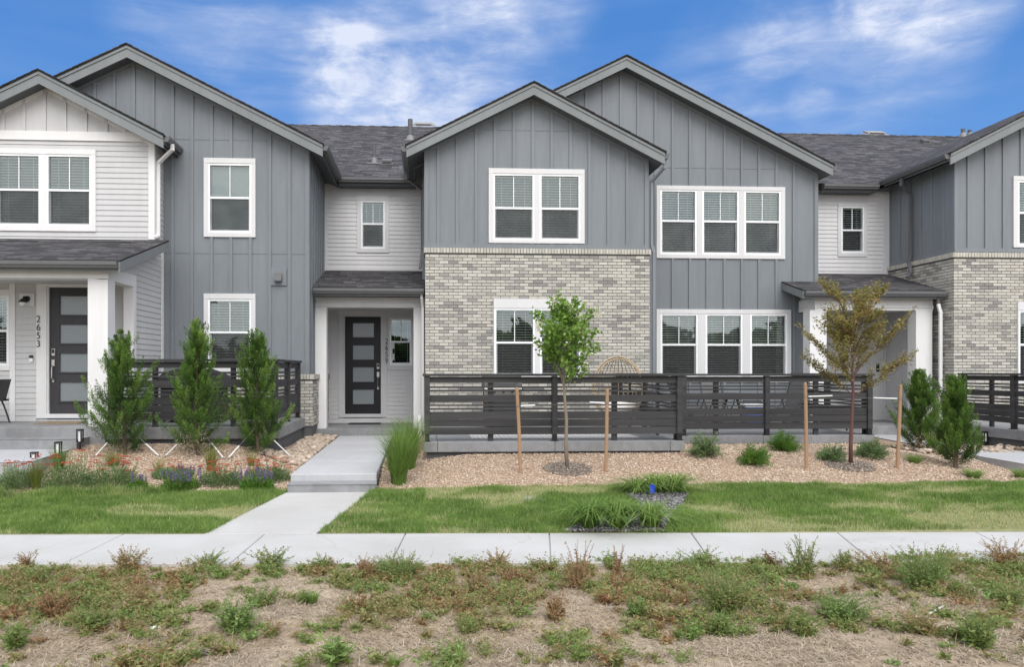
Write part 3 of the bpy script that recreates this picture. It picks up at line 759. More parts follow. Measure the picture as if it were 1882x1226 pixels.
def entry_door(par, x0, x1, z0, z1, y, mat, handle_left, lites, casx0, casx1, casz1, trim='taupe_siding'):
    """slab door with four frosted lites, casing, keypad and pull handle"""
    cs = MB(); M = front(y)
    cs.mbox(M, casx0, x0 - .03, -.03, .03, z0 - .08, casz1); cs.mbox(M, x1 + .03, casx1, -.03, .03, z0 - .08, casz1)
    cs.mbox(M, x0 - .03, x1 + .03, -.03, .03, z1 + .03, casz1); cs.mbox(M, x0 - .03, x1 + .03, -.035, .05, z0 - .08, z0)
    cs.mbox(M, x0 - .03, x0, -.012, .09, z0, z1 + .03); cs.mbox(M, x1, x1 + .03, -.012, .09, z0, z1 + .03); cs.mbox(M, x0, x1, -.012, .09, z1, z1 + .03)
    c = cs.build('door_casing', trim, par, bevel=.004)
    d = MB(); lx0, lx1, lz = lites
    d.panel(M, [(x0, z0), (x1, z0), (x1, z1), (x0, z1)], [(lx0, lx1, a, b) for a, b in lz], .035)
    for a, b in lz:
        e = .03
        for (p, q, r_, s_) in ((lx0 - e, lx1 + e, b, b + e), (lx0 - e, lx1 + e, a - e, a), (lx0 - e, lx0, a, b), (lx1, lx1 + e, a, b)): d.mbox(M, p, q, .015, .06, r_, s_)
    dr = d.build('front_door', mat, par)
    for a, b in lz:
        g = MB(); g.mbox(M, lx0 - .005, lx1 + .005, .042, .055, a - .005, b + .005); g.build('door_pane', 'frosted_glass', dr)
    hx = x0 + .07 if handle_left else x1 - .07
    k = MB(); k.mbox(M, hx - .035, hx + .035, .012, .035, z0 + 1.10, z0 + 1.24); k.build('keypad_lock', 'nickel', dr, bevel=.008)
    k = MB(); k.mbox(M, hx - .022, hx + .022, .008, .0119, z0 + 1.15, z0 + 1.225); k.build('keypad_screen', 'black_metal', dr)
    h = MB(); h.mbox(M, hx - .028, hx + .028, .01, .035, z0 + .90, z0 + 1.03); h.mbox(M, hx - .02, hx + .02, .012, .035, z0 + .60, z0 + .67)
    h.tube([M(hx, .02, z0 + .92), M(hx, -.035, z0 + .89), M(hx, -.04, z0 + .68), M(hx, .02, z0 + .64)], .011)
    h.build('pull_handle', 'nickel', dr, smooth=False)
    return c

XS = dict(); 
XA = PX(283, YW)                      # right side wall of the left house's white wing
XLR = PX(567, YL)                     # right edge of the left grey gable
XML, XMR = PX(781.5, YM), PX(1190, YM)
XRR = PX(1501.5, YR)
XC = PX(1754.5, YM)

def ev(y, Y, px): return PZ(y, Y, px)
house_a = thing('townhouse', 'left townhouse with white lap siding, grey gable behind it and house number 2653', 'townhouse', (XA - 2.0, 14.3, .0), 'townhouses in the row')
house_b = thing('townhouse', 'middle townhouse with two grey gables, brick ground floor and house number 2659', 'townhouse', (XML, YM, .0), 'townhouses in the row')
house_c = thing('townhouse', 'right townhouse cut by the photo edge, with white porch beside a brick and grey corner', 'townhouse', (XC, YM, .0), 'townhouses in the row')

# ---- main roof running along the row behind the gables
yE = 17.75; zE = PZ(325, yE, 700)
ratio = (HY - 231) / F
def ridge(sl=.5):
    # depth where the slope meets the sight line of the ridge near the middle
    u = (640 - CX) / F; k = ratio / (CT - u * ST)
    # zE + sl (Y - yE) = H + k Y
    return (H - zE + sl * yE) / (sl - k)
yRg = ridge(); zRg = zE + .5 * (yRg - yE)
XB0, XB1 = PX(597, YD), XRR
def main_roof(par, x0, x1, eave, bumpx=None):
    mb = MB(); up = Vector((0, 1, .5)).normalized(); al = Vector((1, 0, 0))
    xs = [x0] + (bumpx or []) + [x1]
    for a, b in zip(xs, xs[1:]):
        q = [(a, yE, zE), (b, yE, zE), (b, yRg, zRg), (a, yRg, zRg)]; mb.quad(q, slope_uv(q, al, up))
        q = [(a, yRg, zRg), (b, yRg, zRg), (b, 2 * yRg - yE, zE), (a, 2 * yRg - yE, zE)]; mb.quad(q, slope_uv(q, al, Vector((0, -1, .5)).normalized()))
    # ridge caps
    x = x0
    while x < x1:
        xe = min(x + .2, x1); l = .012 * ((int(x / .2)) % 2)
        mb.prism(lambda a, n, z: (n, a, z), [(yRg - .14, zRg - .062), (yRg, zRg + .016 + l), (yRg + .14, zRg - .062)], x, xe); x += .2
    for f in range(len(mb.f)): mb.uv.setdefault(f, [(mb.v[i][0], mb.v[i][2]) for i in mb.f[f]])
    rf = mb.build('roof', 'shingles', par)
    for a, b in eave:
        q = MB(); q.extrude(GUT, (a, yE + .02, zE - .03), (b, yE + .02, zE - .03)); q.build('gutter', 'gutter_grey', rf)
        q = MB(); q.box(a, b, yE + .02, yE + .045, zE - .2, zE - .04); q.box(a, b, yE + .045, YD, zE - .2, zE - .18); q.build('eave_soffit', 'soffit_grey', rf)
    return rf
roof_a = main_roof(house_a, -24, XB0 - .25, [])
roof_b = main_roof(house_b, XB0 - .25, XB1, [(PX(622, yE), PX(764, yE))])
roof_c = main_roof(house_c, XB1, 26, [(PX(1512, yE), PX(1613, yE))])

def roofpt(px, py):
    """point of the main roof slope seen at a pixel"""
    u = (px - CX) / F; k = (HY - py) / F
    dx, dy, dz = ST + u * CT, CT - u * ST, k
    t = (zE + .5 * (0 - yE) - H) / (dz - .5 * dy)
    return Vector((t * dx, t * dy, H + t * dz))

# ---- LEFT HOUSE -------------------------------------------------------------
# white wing: gable roof
yf = YW - .34
ax, az = P(71, 127, yf); ex, ez = P(300, 246, yf)
sW = (az - ez) / (ex - ax); xlW = 2 * ax - ex
rfW, lineW = gable_roof(house_a, ax, az, xlW, ex, sW, yf, 22.5, YW, yg=(None, YL + .4))
xlw = 2 * ax - XA
zband1, zband0 = PZ(242, YW, 140), PZ(257, YW, 140)
def gtop(line, x0, x1, apx, z0): return [(x0, z0), (x1, z0), (x1, line(x1)), (apx, line(apx)), (x0, line(x0))]
bx = [PX(p, YW) for p in (-68, -31, 7, 45, 82.5, 120, 158, 196, 234)]
bb_wall(house_a, front(YW), gtop(lineW, xlw, XA, ax, zband1), [], bx, mat='white_siding', name='gable_wall')
mb = MB(); mb.mbox(front(YW), xlw, XA + .02, -.03, .02, zband0, zband1); mb.mbox(front(YW), xlw, XA + .02, -.04, .02, zband0 - .02, zband0)
mb.mbox(front(YW), XA - .10, XA + .022, -.032, .02, PZ(440, YW, 200), zband0 - .02); mb.mbox(side_right(XA), YW + .02, YW + .09, -.02, .02, PZ(440, YW, 200), zband0)
for s_ in (1, -1):   # frieze boards under the rakes
    e = XA if s_ > 0 else xlw
    mb.prism(front(YW), [(ax, lineW(ax)), (e, lineW(e)), (e, lineW(e) - .12), (ax, lineW(ax) - .12)], -.022, .0)
mb.build('belt_trim', 'white_trim', house_a, bevel=.003)
hole = win_px(house_a, YW, -18, 274, 177, 425, [(-7, 76), (86, 169)], 283.5, 415.6, 349, casing='white_trim')
zpb = PZ(440, YW, 200)
lap_wall(house_a, front(YW), xlw, XA, zpb - .6, zband0 - .02, [hole], mat='white_siding')
lap_wall(house_a, side_right(XA), YW, YL + .02, zpb - .6, lineW(XA) , mat='white_siding')
# lean-to porch roof
yeP = 12.7; zeP = PZ(477, yeP, 110); xeP = PX(220, yeP)
rfP = shed_roof(house_a, -12.5, xeP, yeP, zeP, YW, zpb + .0, rakes=(0, 1))
def proof(y): return zeP + (zpb - zeP) * (y - yeP) / (YW - yeP) - .05
# side wall under the porch roof with its opening behind the post
yp0, yp1 = 12.9, 13.2
zb1, zb0 = PZ(488, yp0, 100), PZ(511, yp0, 100); zfl = PZ(784, yp0, 178)
yo = 14.02; zop = zb0 - .02
lap_wall(house_a, side_right(XA), yo + .1, YW, .3, 6, top=proof, mat='white_siding')
lap_wall(house_a, side_right(XA), YW, YL, .3, zpb - .6, mat='white_siding')
lap_wall(house_a, side_right(XA), yp0 + .02, yo + .1, zb0 + .2, 6, top=proof, mat='white_siding')
mb = MB(); S = side_right(XA)
mb.mbox(S, yo - .02, yo + .12, -.025, .16, .3, zop); mb.mbox(S, yp0, yo + .12, -.025, .16, zop, zop + .22)
mb.mbox(S, YL - .12, YL - .003, -.024, .02, .3, PZ(455, YL, 297))
mb.build('opening_trim', 'white_trim', house_a, bevel=.003)
mb = MB(); mb.mbox(front(yp0), PX(161, yp0), XA + .02, 0, .30, zfl, zb0); mb.build('porch_post', 'white_trim', house_a, bevel=.006)
mb = MB(); mb.mbox(front(yp0 - .01), -12, XA + .03, 0, .32, zb0, zb1 + .05); mb.build('porch_beam', 'white_trim', house_a, bevel=.004)
mb = MB(); mb.box(-12, XA, yp0 + .3, YDW, zb0 + .05, zb0 + .09); mb.build('porch_ceiling', 'white_siding', house_a)
mb = MB(); mb.box(-12, XA + .02, 12.8, 16.2, .1, zfl); mb.box
mb.build('porch_slab', 'concrete_wall', house_a, bevel=.012)
# door wall
dx0, dx1 = PX(90, YDW), PX(90, YDW) + .92; dz0, dz1 = PZ(761, YDW, 125), PZ(528, YDW, 125)
lx = (PX(109, YDW), PX(109, YDW) + .56)
lz = [(PZ(b, YDW, 125), PZ(a, YDW, 125)) for a, b in ((544, 578.5), (597, 631), (650, 684), (703, 737.5))]
entry_door(house_a, dx0, dx1, dz0, dz1, YDW, 'door_grey', True, (lx[0], lx[1], lz), PX(68, YDW), dx1 + .22, PZ(517, YDW, 125), 'white_trim')
dh = (dx0 - .03, dx1 + .03, dz0 - .1, dz1 + .03)
wh = win_px(house_a, YDW, -72, 530, 20, 681, [(-62, 17.5)], 544, 672, 608, casing='white_trim', curtain='roller_grey') if False else win_px(house_a, YDW, -72, 532, 19, 681, [(-62, 17.5)], 544, 672, 608, casing='white_trim')
lap_wall(house_a, front(YDW), -11.5, XA, zfl, zb0 + .1, [wh, dh, (PX(68, YDW), dx1 + .22, 0, 9)], mat='white_siding')
mb = MB(); mb.mbox(front(YDW), PX(19, YDW), PX(29, YDW), -.03, .02, zfl, zb0 + .1); mb.build('corner_board', 'white_trim', house_a)
digits(house_a, '2653', PX(72.6, YDW), [PZ(p, YDW, 72) for p in (587.5, 602.5, 617.5, 632.5)], YDW - .042, .185, 'number_dark')
# wall lantern
sx, sz = P(50, 553, YDW)
mb = MB(); mb.mbox(front(YDW), PX(37.5, YDW), PX(64, YDW), -.035, .0, PZ(562, YDW, 50), PZ(540, YDW, 50)); lampb = mb.build('lamp_backplate', 'white_trim', house_a)
mb = MB(); mb.tube([(sx + .02, YDW - .035, sz + .035), (sx + .02, YDW - .06, sz + .035)], .055, 14); mb.tube([(sx + .02, YDW - .06, sz + .04), (sx + .01, YDW - .12, sz + .06), (sx - .0, YDW - .14, sz + .0)], .025)
mb.lathe((sx - .01, YDW - .14, sz), [(.001, .03), (.03, .025), (.075, -.035), (.07, -.04)], 16); mb.build('lamp_shade', 'black_metal', lampb, smooth=True)
mb = MB(); mb.lathe((sx - .01, YDW - .14, sz - .04), [(.058, 0), (.055, -.03), (.03, -.06), (.001, -.065)], 14); mb.build('lamp_globe', 'white_plastic', lampb, smooth=True)
bxx, bzz = P(58.7, 659, YDW)
mb = MB(); mb.mbox(front(YDW), bxx - .033, bxx + .033, -.045, -.01, bzz - .065, bzz + .005); db = mb.build('doorbell', 'white_plastic', house_a, bevel=.006)
mb = MB(); mb.mbox(front(YDW), bxx - .033, bxx + .033, -.046, -.01, bzz + .006, bzz + .06); mb.build('doorbell_camera', 'black_metal', db, bevel=.006)
# grey gable
yf = YL - .34
ax, az = P(233, 79.5, yf); ex, ez = P(593, 262.5, yf); sG = (az - ez) / (ex - ax)
rfL, lineL = gable_roof(house_a, ax, az, 2 * ax - ex, ex, sG, yf, 24.0, YL, yg=(None, yE + .05))
xl = 2 * ax - XLR
h1 = win_px(house_a, YL, 375, 291, 470, 436, [(382, 463)], 301, 428, 363.5, slat=False, curtain='shade_pale')if False else None
plain('shade_pale', (0.42, 0.46, 0.45), 0.6)
h1 = win_px(house_a, YL, 375, 291, 470, 436, [(382.5, 462.5)], 300.5, 428, 363.5, slat=False, curtain='shade_pale')
h2 = win_px(house_a, YL, 375, 540, 470, 686, [(382.5, 462.5)], 550, 677, 611)
bats = [PX(282 + 35.7 * i, YL) for i in range(-14, 8)] + [XLR - .03]
zwB = PZ(680, YL, 560)
bb_wall(house_a, front(YL), gtop(lineL, xl, XLR, ax, zwB), [h1, h2], bats, seams=(PZ(257, YL, 400), PZ(466, YL, 400)))
mb = MB()
for s_ in (1, -1):
    e = XLR if s_ > 0 else xl
    mb.prism(front(YL), [(ax, lineL(ax)), (e, lineL(e)), (e, lineL(e) - .10), (ax, lineL(ax) - .10)], -.021, .0)
mb.mbox(front(YL), XLR - .075, XLR + .02, -.022, .0, zwB, lineL(XLR)); mb.mbox(front(YL), xl, XLR + .02, -.03, .0, zwB - .10, zwB)
mb.build('corner_trim', 'grey_paint', house_a)
bb_wall(house_a, side_right(XLR), [(YL, zwB - .1), (YD + .1, zwB - .1), (YD + .1, lineL(XLR)), (YL, lineL(XLR))], [], [YL + .05 + .36 * i for i in range(8)], name='side_wall')
zbk = PZ(688, YL - .1, 562); zb_ = PZ(783, YL - .1, 562)
brick_wall(house_a, front(YL - .1), XA, XLR + .1, zb_, zbk, name='brick_base')
brick_wall(house_a, side_right(XLR + .1), YL - .1, YD, zb_, zbk, name='brick_base', flip=1)
mb = MB(); mb.box(XA, XLR + .07, YL - .07, YD, .0, zb_ - .002); mb.build('foundation', 'foundation_dark', house_a)
# wall vent
vx0, vz1 = P(499, 493, YL); vx1, vz0 = P(527, 525, YL)
mb = MB(); mb.mbox(front(YL), vx0, vx1, -.03, .0, vz0, vz1); vp = mb.build('vent_plate', 'grey_paint', house_a, bevel=.003)
mb = MB(); cx0, cx1 = PX(506, YL), PX(519, YL)
mb.prism(side_right(0) if False else (lambda a, n, z: (n, YL + a, z)), [(-.03, PZ(502, YL, 512)), (-.055, PZ(502, YL, 512)), (-.13, PZ(516, YL, 512)), (-.13, PZ(518, YL, 512)), (-.03, PZ(518, YL, 512))], cx0, cx1)
mb.build('vent_hood', 'bracket_grey', vp)
# downspout on the white wing corner
xg, zg = P(314, 262, YW - .2)
downspout(house_a, [(xg, YW - .12, zg), (xg, YW - .10, zg - .10), (XA + .06, YW + .08, zg - .33), (XA + .06, YW + .08, zpb + .10), (XA + .01, YW - .03, zpb + .04)], 'white_trim')
for px, py in ((40, 443.5), (210, 445)):
    X, Z = P(px, py, YW - .25); mb = MB(); mb.box(X - .37, X + .37, YW - .42, YW - .18, Z - .06, Z - .01); mb.build('roof_vent', 'black_metal', rfP, bevel=.01)

# ---- MIDDLE HOUSE -----------------------------------------------------------
# recessed entry wall
lx0, lx1 = PX(594, YD), XML + .05
zc = lambda p, px=690: PZ(p, YD, px)
hu = win_px(house_b, YD, 656, 360, 715, 464.5, [(663.5, 707.5)], 369, 457, 411.6, casing='taupe_siding', blindtilt=25)
zfB = PZ(787.5, 16.4, 690)
ddx0, ddx1, ddz0, ddz1 = PX(634, YD), PX(700, YD), zc(761), zc(582)
lz = [(zc(b), zc(a)) for a, b in ((594, 620), (635, 661), (675, 702), (716, 743))]
entry_door(house_b, ddx0, ddx1, ddz0, ddz1, YD, 'door_black', False, (PX(648.5, YD), PX(687, YD), lz), PX(622, YD), PX(711.5, YD), zc(568))
hs = win_px(house_b, YD, 712, 578, 761, 680, [(716, 758)], 585, 672, 628.5, casing='taupe_siding', screen=False, blindtilt=4)
mb = MB(); X_, Z_ = P(721, 632, YD)
mb.mbox(front(YD + .045), PX(719, YD), PX(724.5, YD), 0, .002, zc(641), zc(626)); mb.mbox(front(YD + .045), PX(719, YD), PX(724.5, YD), 0, .002, zc(662), zc(650)); mb.build('window_notice', 'paper', house_b)
dh = (ddx0 - .03, ddx1 + .03, ddz0 - .1, ddz1 + .03)
lap_wall(house_b, front(YD), lx0, lx1, zfB, zE - .1, [hu, hs, dh, (PX(622, YD), PX(711.5, YD), 0, zc(568))], mat='taupe_siding', exp=.105)
mb = MB(); mb.mbox(front(YD), lx0 - .02, PX(602, YD), -.028, 0, zc(497), zE - .1); mb.mbox(front(YD), lx0, lx1, -.026, 0, zc(341), zE - .15); mb.mbox(front(YD), lx0, lx1, -.03, 0, zc(499), zc(493))
mb.mbox(front(YD), PX(711.5, YD), PX(761, YD), -.022, 0, zc(568), zc(578)); mb.build('wall_trim', 'taupe_siding', house_b)
digits(house_b, '2659', PX(710.7, YD), [zc(p, 710) for p in (628, 640, 652, 664)], YD - .042, .19, 'number_dark')
# porch
yeB = 15.95; zeB = PZ(528, yeB, 680); xB0 = PX(570, yeB); xB1 = XML - .01
zbB = PZ(497, YD, 690)
rfB = shed_roof(house_b, XLR + .03, xB1, yeB, zeB, YD, zbB, rakes=(0, 0))
yp = 16.4
mb = MB(); mb.mbox(front(yp), XLR + .03, xB1, 0, .28, PZ(565, yp, 690), zeB - .17); mb.mbox(front(yp), XLR + .025, xB1, -.025, .02, PZ(563, yp, 690) - .0, PZ(557, yp, 690))
mb.mbox(front(yp), XLR + .025, xB1, -.03, .02, zeB - .26, zeB - .17); mb.build('porch_beam', 'white_trim', house_b, bevel=.004)
for a, b in ((573, 600), (760, 778)):
    mb = MB(); mb.mbox(front(yp - .012), PX(a, yp), min(PX(b, yp), xB1), 0, .28, zfB, PZ(565, yp, 690) + .002); mb.mbox(front(yp - .02), PX(a, yp) + .06, min(PX(b, yp), xB1) - .02, 0, .02, zfB, PZ(565, yp, 690) - .001); mb.build('porch_post', 'white_trim', house_b, bevel=.005)
mb = MB(); mb.box(XLR, XML, yp + .28, YD, PZ(565, yp, 690) + .06, PZ(565, yp, 690) + .1); mb.build('porch_ceiling', 'taupe_siding', house_b)
mb = MB(); mb.box(XLR + .02, XML, 16.25, YD + .2, .05, zfB); mb.build('porch_slab', 'concrete_wall', house_b, bevel=.012)
lap_wall(house_b, side_right(XLR + .02), 16.6, YD, zfB, PZ(565, yp, 690), mat='taupe_siding', name='side_wall')
for px, py in ((737, 503), (735, 518.5)):
    d = (py - 497) / (528 - 497) * (YD - yeB); Y_ = YD - d
    X, Z = P(px, py, Y_); mb = MB(); mb.box(X - .3, X + .3, Y_ - .1, Y_ + .12, Z - .05, Z + .02); mb.build('roof_vent', 'black_metal', rfB, bevel=.01)
# middle gable
yf = YM - .34
ax, az = P(981.5, 149.5, yf); ex, ez = P(1222, 278, yf); sM = (az - ez) / (ex - ax); xlM = PX(747, yf)
rfM, lineM = gable_roof(house_b, ax, az, xlM, ex, sM, yf, 23.0, YM, yg=(yE + .05, YR + .1))
zs1 = PZ(449, YM, 985); zs0 = PZ(457, YM, 985); zbt = PZ(458, YM, 985)
hm = win_px(house_b, YM, 898, 310.5, 1074, 447.5, [(906, 982), (991.5, 1066.5)], 320, 446 - 4, 383)
bats = [PX(909.6 + 34.7 * i, YM) for i in range(-4, 9)]
bb_wall(house_b, front(YM), gtop(lineM, XML, XMR, ax, zs1 - .05), [hm], bats, seams=(PZ(240, YM, 985),))
mb = MB(); mb.mbox(front(YM), XML - .02, XMR + .02, -.028, 0, zs0 + .01, zs1)
for e in (XML, XMR):
    mb.prism(front(YM), [(ax, lineM(ax)), (e, lineM(e)), (e, lineM(e) - .10), (ax, lineM(ax) - .10)], -.021, .0)
mb.mbox(front(YM), XML - .02, XML + .07, -.024, 0, zs1, lineM(XML)); mb.mbox(front(YM), XMR - .07, XMR + .02, -.024, 0, zs1, lineM(XMR)); mb.build('corner_trim', 'grey_paint', house_b)
mb = MB(); mb.mbox(front(YM), XML - .04, XMR + .04, -.075, 0, zs0 - .01, zs0 + .01); mb.build('drip_flashing', 'grey_trim', house_b)
hl = win_px(house_b, YM - .06, 907, 549.6, 1068, 702, [(908.5, 983), (992, 1066.5)], 567, 692, 630, blindtilt=24)
hl2 = (PX(907, YM - .06), PX(1068, YM - .06), hl[2] - .1, PZ(549.6, YM - .06, 985))
brick_wall(house_b, front(YM - .06), XML, XMR + .03, .3, zbt, [hl2])
brick_wall(house_b, side_left(XML), YM - .06, 16.4, .3, zbt, name='brick_side_wall', flip=1)
bb_wall(house_b, side_left(XML), [(YM, zs0), (YD, zs0), (YD, lineM(XML)), (YM, lineM(XML))], [], [YM + .3 + .4 * i for i in range(6)], name='side_wall')
brick_wall(house_b, side_right(XMR + .03), YM - .06, YR, .3, zbt, name='brick_side_wall', flip=1)
bb_wall(house_b, side_right(XMR), [(YM, zs0), (YR, zs0), (YR, lineM(XMR)), (YM, lineM(XMR))], [], [YM + .4, YM + .8], name='side_wall')
# downspouts of the middle gable
downspout(house_b, [(PX(775, 16.0), 15.99, zeB - .12), (PX(775, 16.0), 15.99, zeB - .22), (PX(777, 16.15), 16.12, zeB - .42), (PX(777.5, 16.15), 16.12, zfB - .05)], 'white_trim', .06)
mb = MB(); X_ = PX(771, 16.05); mb.tube([(X_, 15.95, .2), (X_, 15.95, PZ(763, 15.95, 771))], .045, 12); mb.build('drain_pipe', 'white_plastic', house_b)
ge = PX(1220, YM); zg = PZ(291, YM, 1220)
downspout(house_b, [(ex + .03, YM - .25, lineM(ex) + .02), (ex + .02, YM - .24, lineM(ex) - .12), (XMR + .10, YM + .02, lineM(ex) - .36), (XMR + .10, YM + .02, zbt + .12), (XMR + .14, YM + .0, zbt - .05), (XMR + .14, YM + .0, .6)], 'grey_paint', .07)
xg = PX(757, YM + .6)
downspout(house_b, [(xlM - .04, 17.0, lineM(xlM) + .02), (xlM - .04, 17.0, lineM(xlM) - .12), (XML - .07, 17.3, lineM(xlM) - .3), (XML - .07, 17.3, zbB + .35), (XML - .12, 17.2, zbB - .08)], 'gutter_grey', .07)
# right grey gable
yf = YR - .34
ax, az = P(1151.5, 101, yf); ex, ez = P(1531, 301, yf); sR = (az - ez) / (ex - ax)
rfR, lineR = gable_roof(house_b, ax, az, 2 * ax - ex, ex, sR, yf, 24.0, YR, yg=(None, yE + .05))
xl = 2 * ax - XRR
hu = win_px(house_b, YR, 1206, 342.6, 1442, 475.5, [(1213, 1280), (1290, 1357.5), (1367, 1434.5)], 350, 468, 407, blindtilt=38)
hd = win_px(house_b, YR, 1206, 569, 1453, 703, [(1213.5, 1282), (1296, 1364), (1378, 1446)], 577, 694, 634, blindtilt=33)
bats = [PX(1236 + 31.75 * i, YR) for i in range(-6, 8)] + [XRR - .03]
bb_wall(house_b, front(YR), gtop(lineR, xl, XRR, ax, .3), [hu, hd], bats, seams=(PZ(310, YR, 1350),))
mb = MB()
for e in (xl, XRR):
    mb.prism(front(YR), [(ax, lineR(ax)), (e, lineR(e)), (e, lineR(e) - .10), (ax, lineR(ax) - .10)], -.021, .0)
mb.mbox(front(YR), XRR - .075, XRR + .02, -.023, 0, .3, lineR(XRR)); mb.build('corner_trim', 'grey_paint', house_b)
bb_wall(house_b, side_right(XRR), [(YR, .3), (YD, .3), (YD, lineR(XRR)), (YR, lineR(XRR))], [], [YR + .3, YR + .7], name='side_wall')
plain('flashing_grey', (0.20, 0.20, 0.20), 0.5)
# things on the roof
def pipe(par, px, y0, y1, r, extra=0):
    p = roofpt(px, y1); mb = MB(); h = (y1 - y0) / F * p.y
    mb.tube([p - Vector((0, 0, .1)), p + Vector((0, 0, h))], r, 12); o = mb.build('vent_pipe', 'bracket_grey', par, smooth=False)
    mb = MB(); mb.lathe(tuple(p), [(r * 2.2, -.1), (r * 1.3, .1), (r * 1.02, .12)], 12); mb.box(p.x - .17, p.x + .17, p.y - .2, p.y - .12, p.z - .09, p.z - .06); mb.build('pipe_flashing', 'flashing_grey', o)
pipe(roof_b, 754, 219, 256, .075); pipe(roof_b, 688, 271, 298, .045)
pipe(roof_c, 1770, 236, 250, .07); pipe(roof_c, 1782.5, 238, 250, .07)
def box_vent(par, px, py, w, d, h, mat='bracket_grey'):
    p = roofpt(px, py); M = lambda a, n, z: (p.x + a, p.y + n, p.z + n * .5 + z)
    mb = MB(); mb.mbox(M, -w / 2 * 1.25, w / 2 * 1.25, -d * .65, d * .6, .004, .018); mb.mbox(M, -w / 2, w / 2, -d / 2, d / 2, .018, h); o = mb.build('roof_vent', mat, par, bevel=.01)
    m = MB(); m.mbox(M, -w / 2 * .8, w / 2 * .8, -d / 2 - .004, -d / 2, h * .3, h * .75); m.build('vent_slot', 'black_metal', o)
plain('metal_pale', (0.26, 0.255, 0.25), 0.5)
box_vent(roof_b, 711, 301, .26, .2, .12, 'bracket_grey'); box_vent(roof_b, 778, 230, .66, .3, .09, 'metal_pale'); box_vent(roof_c, 1607, 246, .66, .3, .09, 'metal_pale'); box_vent(roof_c, 1700, 263, .22, .2, .13)

# ---- RIGHT HOUSE ------------------------------------------------------------
X0, X1 = XRR, XC
zc = lambda p, px=1565: PZ(p, YD, px)
hu = win_px(house_c, YD, 1539, 374, 1593, 472, [(1545, 1587.5)], 379.5, 465, 423, casing='taupe_siding', blindtilt=25)
zfC = PZ(782, 16.3, 1640); dx0, dx1 = PX(1532, YD), PX(1532, YD) + .92; dz0, dz1 = zfC + .05, zfC + 2.48
lz = [(dz0 + .30 + .53 * i, dz0 + .30 + .53 * i + .36) for i in range(4)]
entry_door(house_c, dx0, dx1, dz0, dz1, YD, 'door_black', False, (dx0 + .2, dx1 - .2, lz), PX(1519, YD), dx1 + .18, dz1 + .18)
lap_wall(house_c, front(YD), X0, X1, zfC, zE - .1, [hu, (dx0 - .03, dx1 + .03, dz0 - .1, dz1 + .03), (PX(1519, YD), dx1 + .18, 0, dz1 + .18)], mat='taupe_siding', exp=.105)
mb = MB(); mb.mbox(front(YD), X0, X1, -.026, 0, zc(356), zE - .15); mb.mbox(front(YD), PX(1623, YD), X1, -.028, 0, zfC, zE - .15); mb.build('wall_trim', 'taupe_siding', house_c)
bxx, bzz = P(1612, 676, YD); mb = MB(); mb.mbox(front(YD), bxx - .035, bxx + .035, -.045, -.01, bzz - .10, bzz + .10); mb.build('doorbell', 'black_metal', house_c, bevel=.006)
# brick and grey corner
yf = YM - .34
wC = XMR - XML; ax = XC + wC / 2; ex, ez = P(1747, 279, yf); sC = sM; az = ez + sC * (ax - ex)
rfC, lineC = gable_roof(house_c, ax, az, ex, 2 * ax - ex, sC, yf, 23.0, YM, yg=(yE + .05, None))
zs1 = PZ(456, YM, 1760); zs0 = PZ(464, YM, 1760); zbt = zs0 - .01
hw = win_px(house_c, YM, 1861, 325, 2040, 456, [(1869, 1944), (1956, 2031)], 333, 452, 392)
bats = [PX(1779 + 32.5 * i, YM) for i in range(0, 14)]
bb_wall(house_c, front(YM), gtop(lineC, XC, XC + wC, ax, zs0), [hw], bats, seams=(PZ(240, YM, 1870),))
mb = MB(); mb.mbox(front(YM), XC - .02, XC + wC, -.028, 0, zs0 + .01, zs1); mb.mbox(side_left(XC), YM + .003, YD, -.028, 0, zs0 + .01, zs1)
for e in (XC, XC + wC):
    mb.prism(front(YM), [(ax, lineC(ax)), (e, lineC(e)), (e, lineC(e) - .10), (ax, lineC(ax) - .10)], -.021, .0)
mb.mbox(front(YM), XC - .02, XC + .07, -.024, 0, zs1, lineC(XC)); mb.mbox(side_left(XC), YM + .003, YM + .07, -.024, 0, zs1, lineC(XC)); mb.build('corner_trim', 'grey_paint', house_c)
hl = win_px(house_c, YM - .06, 1869, 555, 2030, 705, [(1870.5, 1945), (1954, 2028.5)], 571, 696, 634, blindtilt=24)
hl2 = (PX(1869, YM - .06), PX(2030, YM - .06), hl[2] - .1, PZ(555, YM - .06, 1950))
brick_wall(house_c, front(YM - .06), XC - .06, XC + wC, .3, zbt, [hl2])
brick_wall(house_c, side_left(XC - .06), YM - .06, YD, .3, zbt, name='brick_side_wall', flip=1)
bb_wall(house_c, side_left(XC), [(YM, zs0), (YD, zs0), (YD, lineC(XC)), (YM, lineC(XC))], [], [YM + .35 + .385 * i for i in range(6)], name='side_wall')
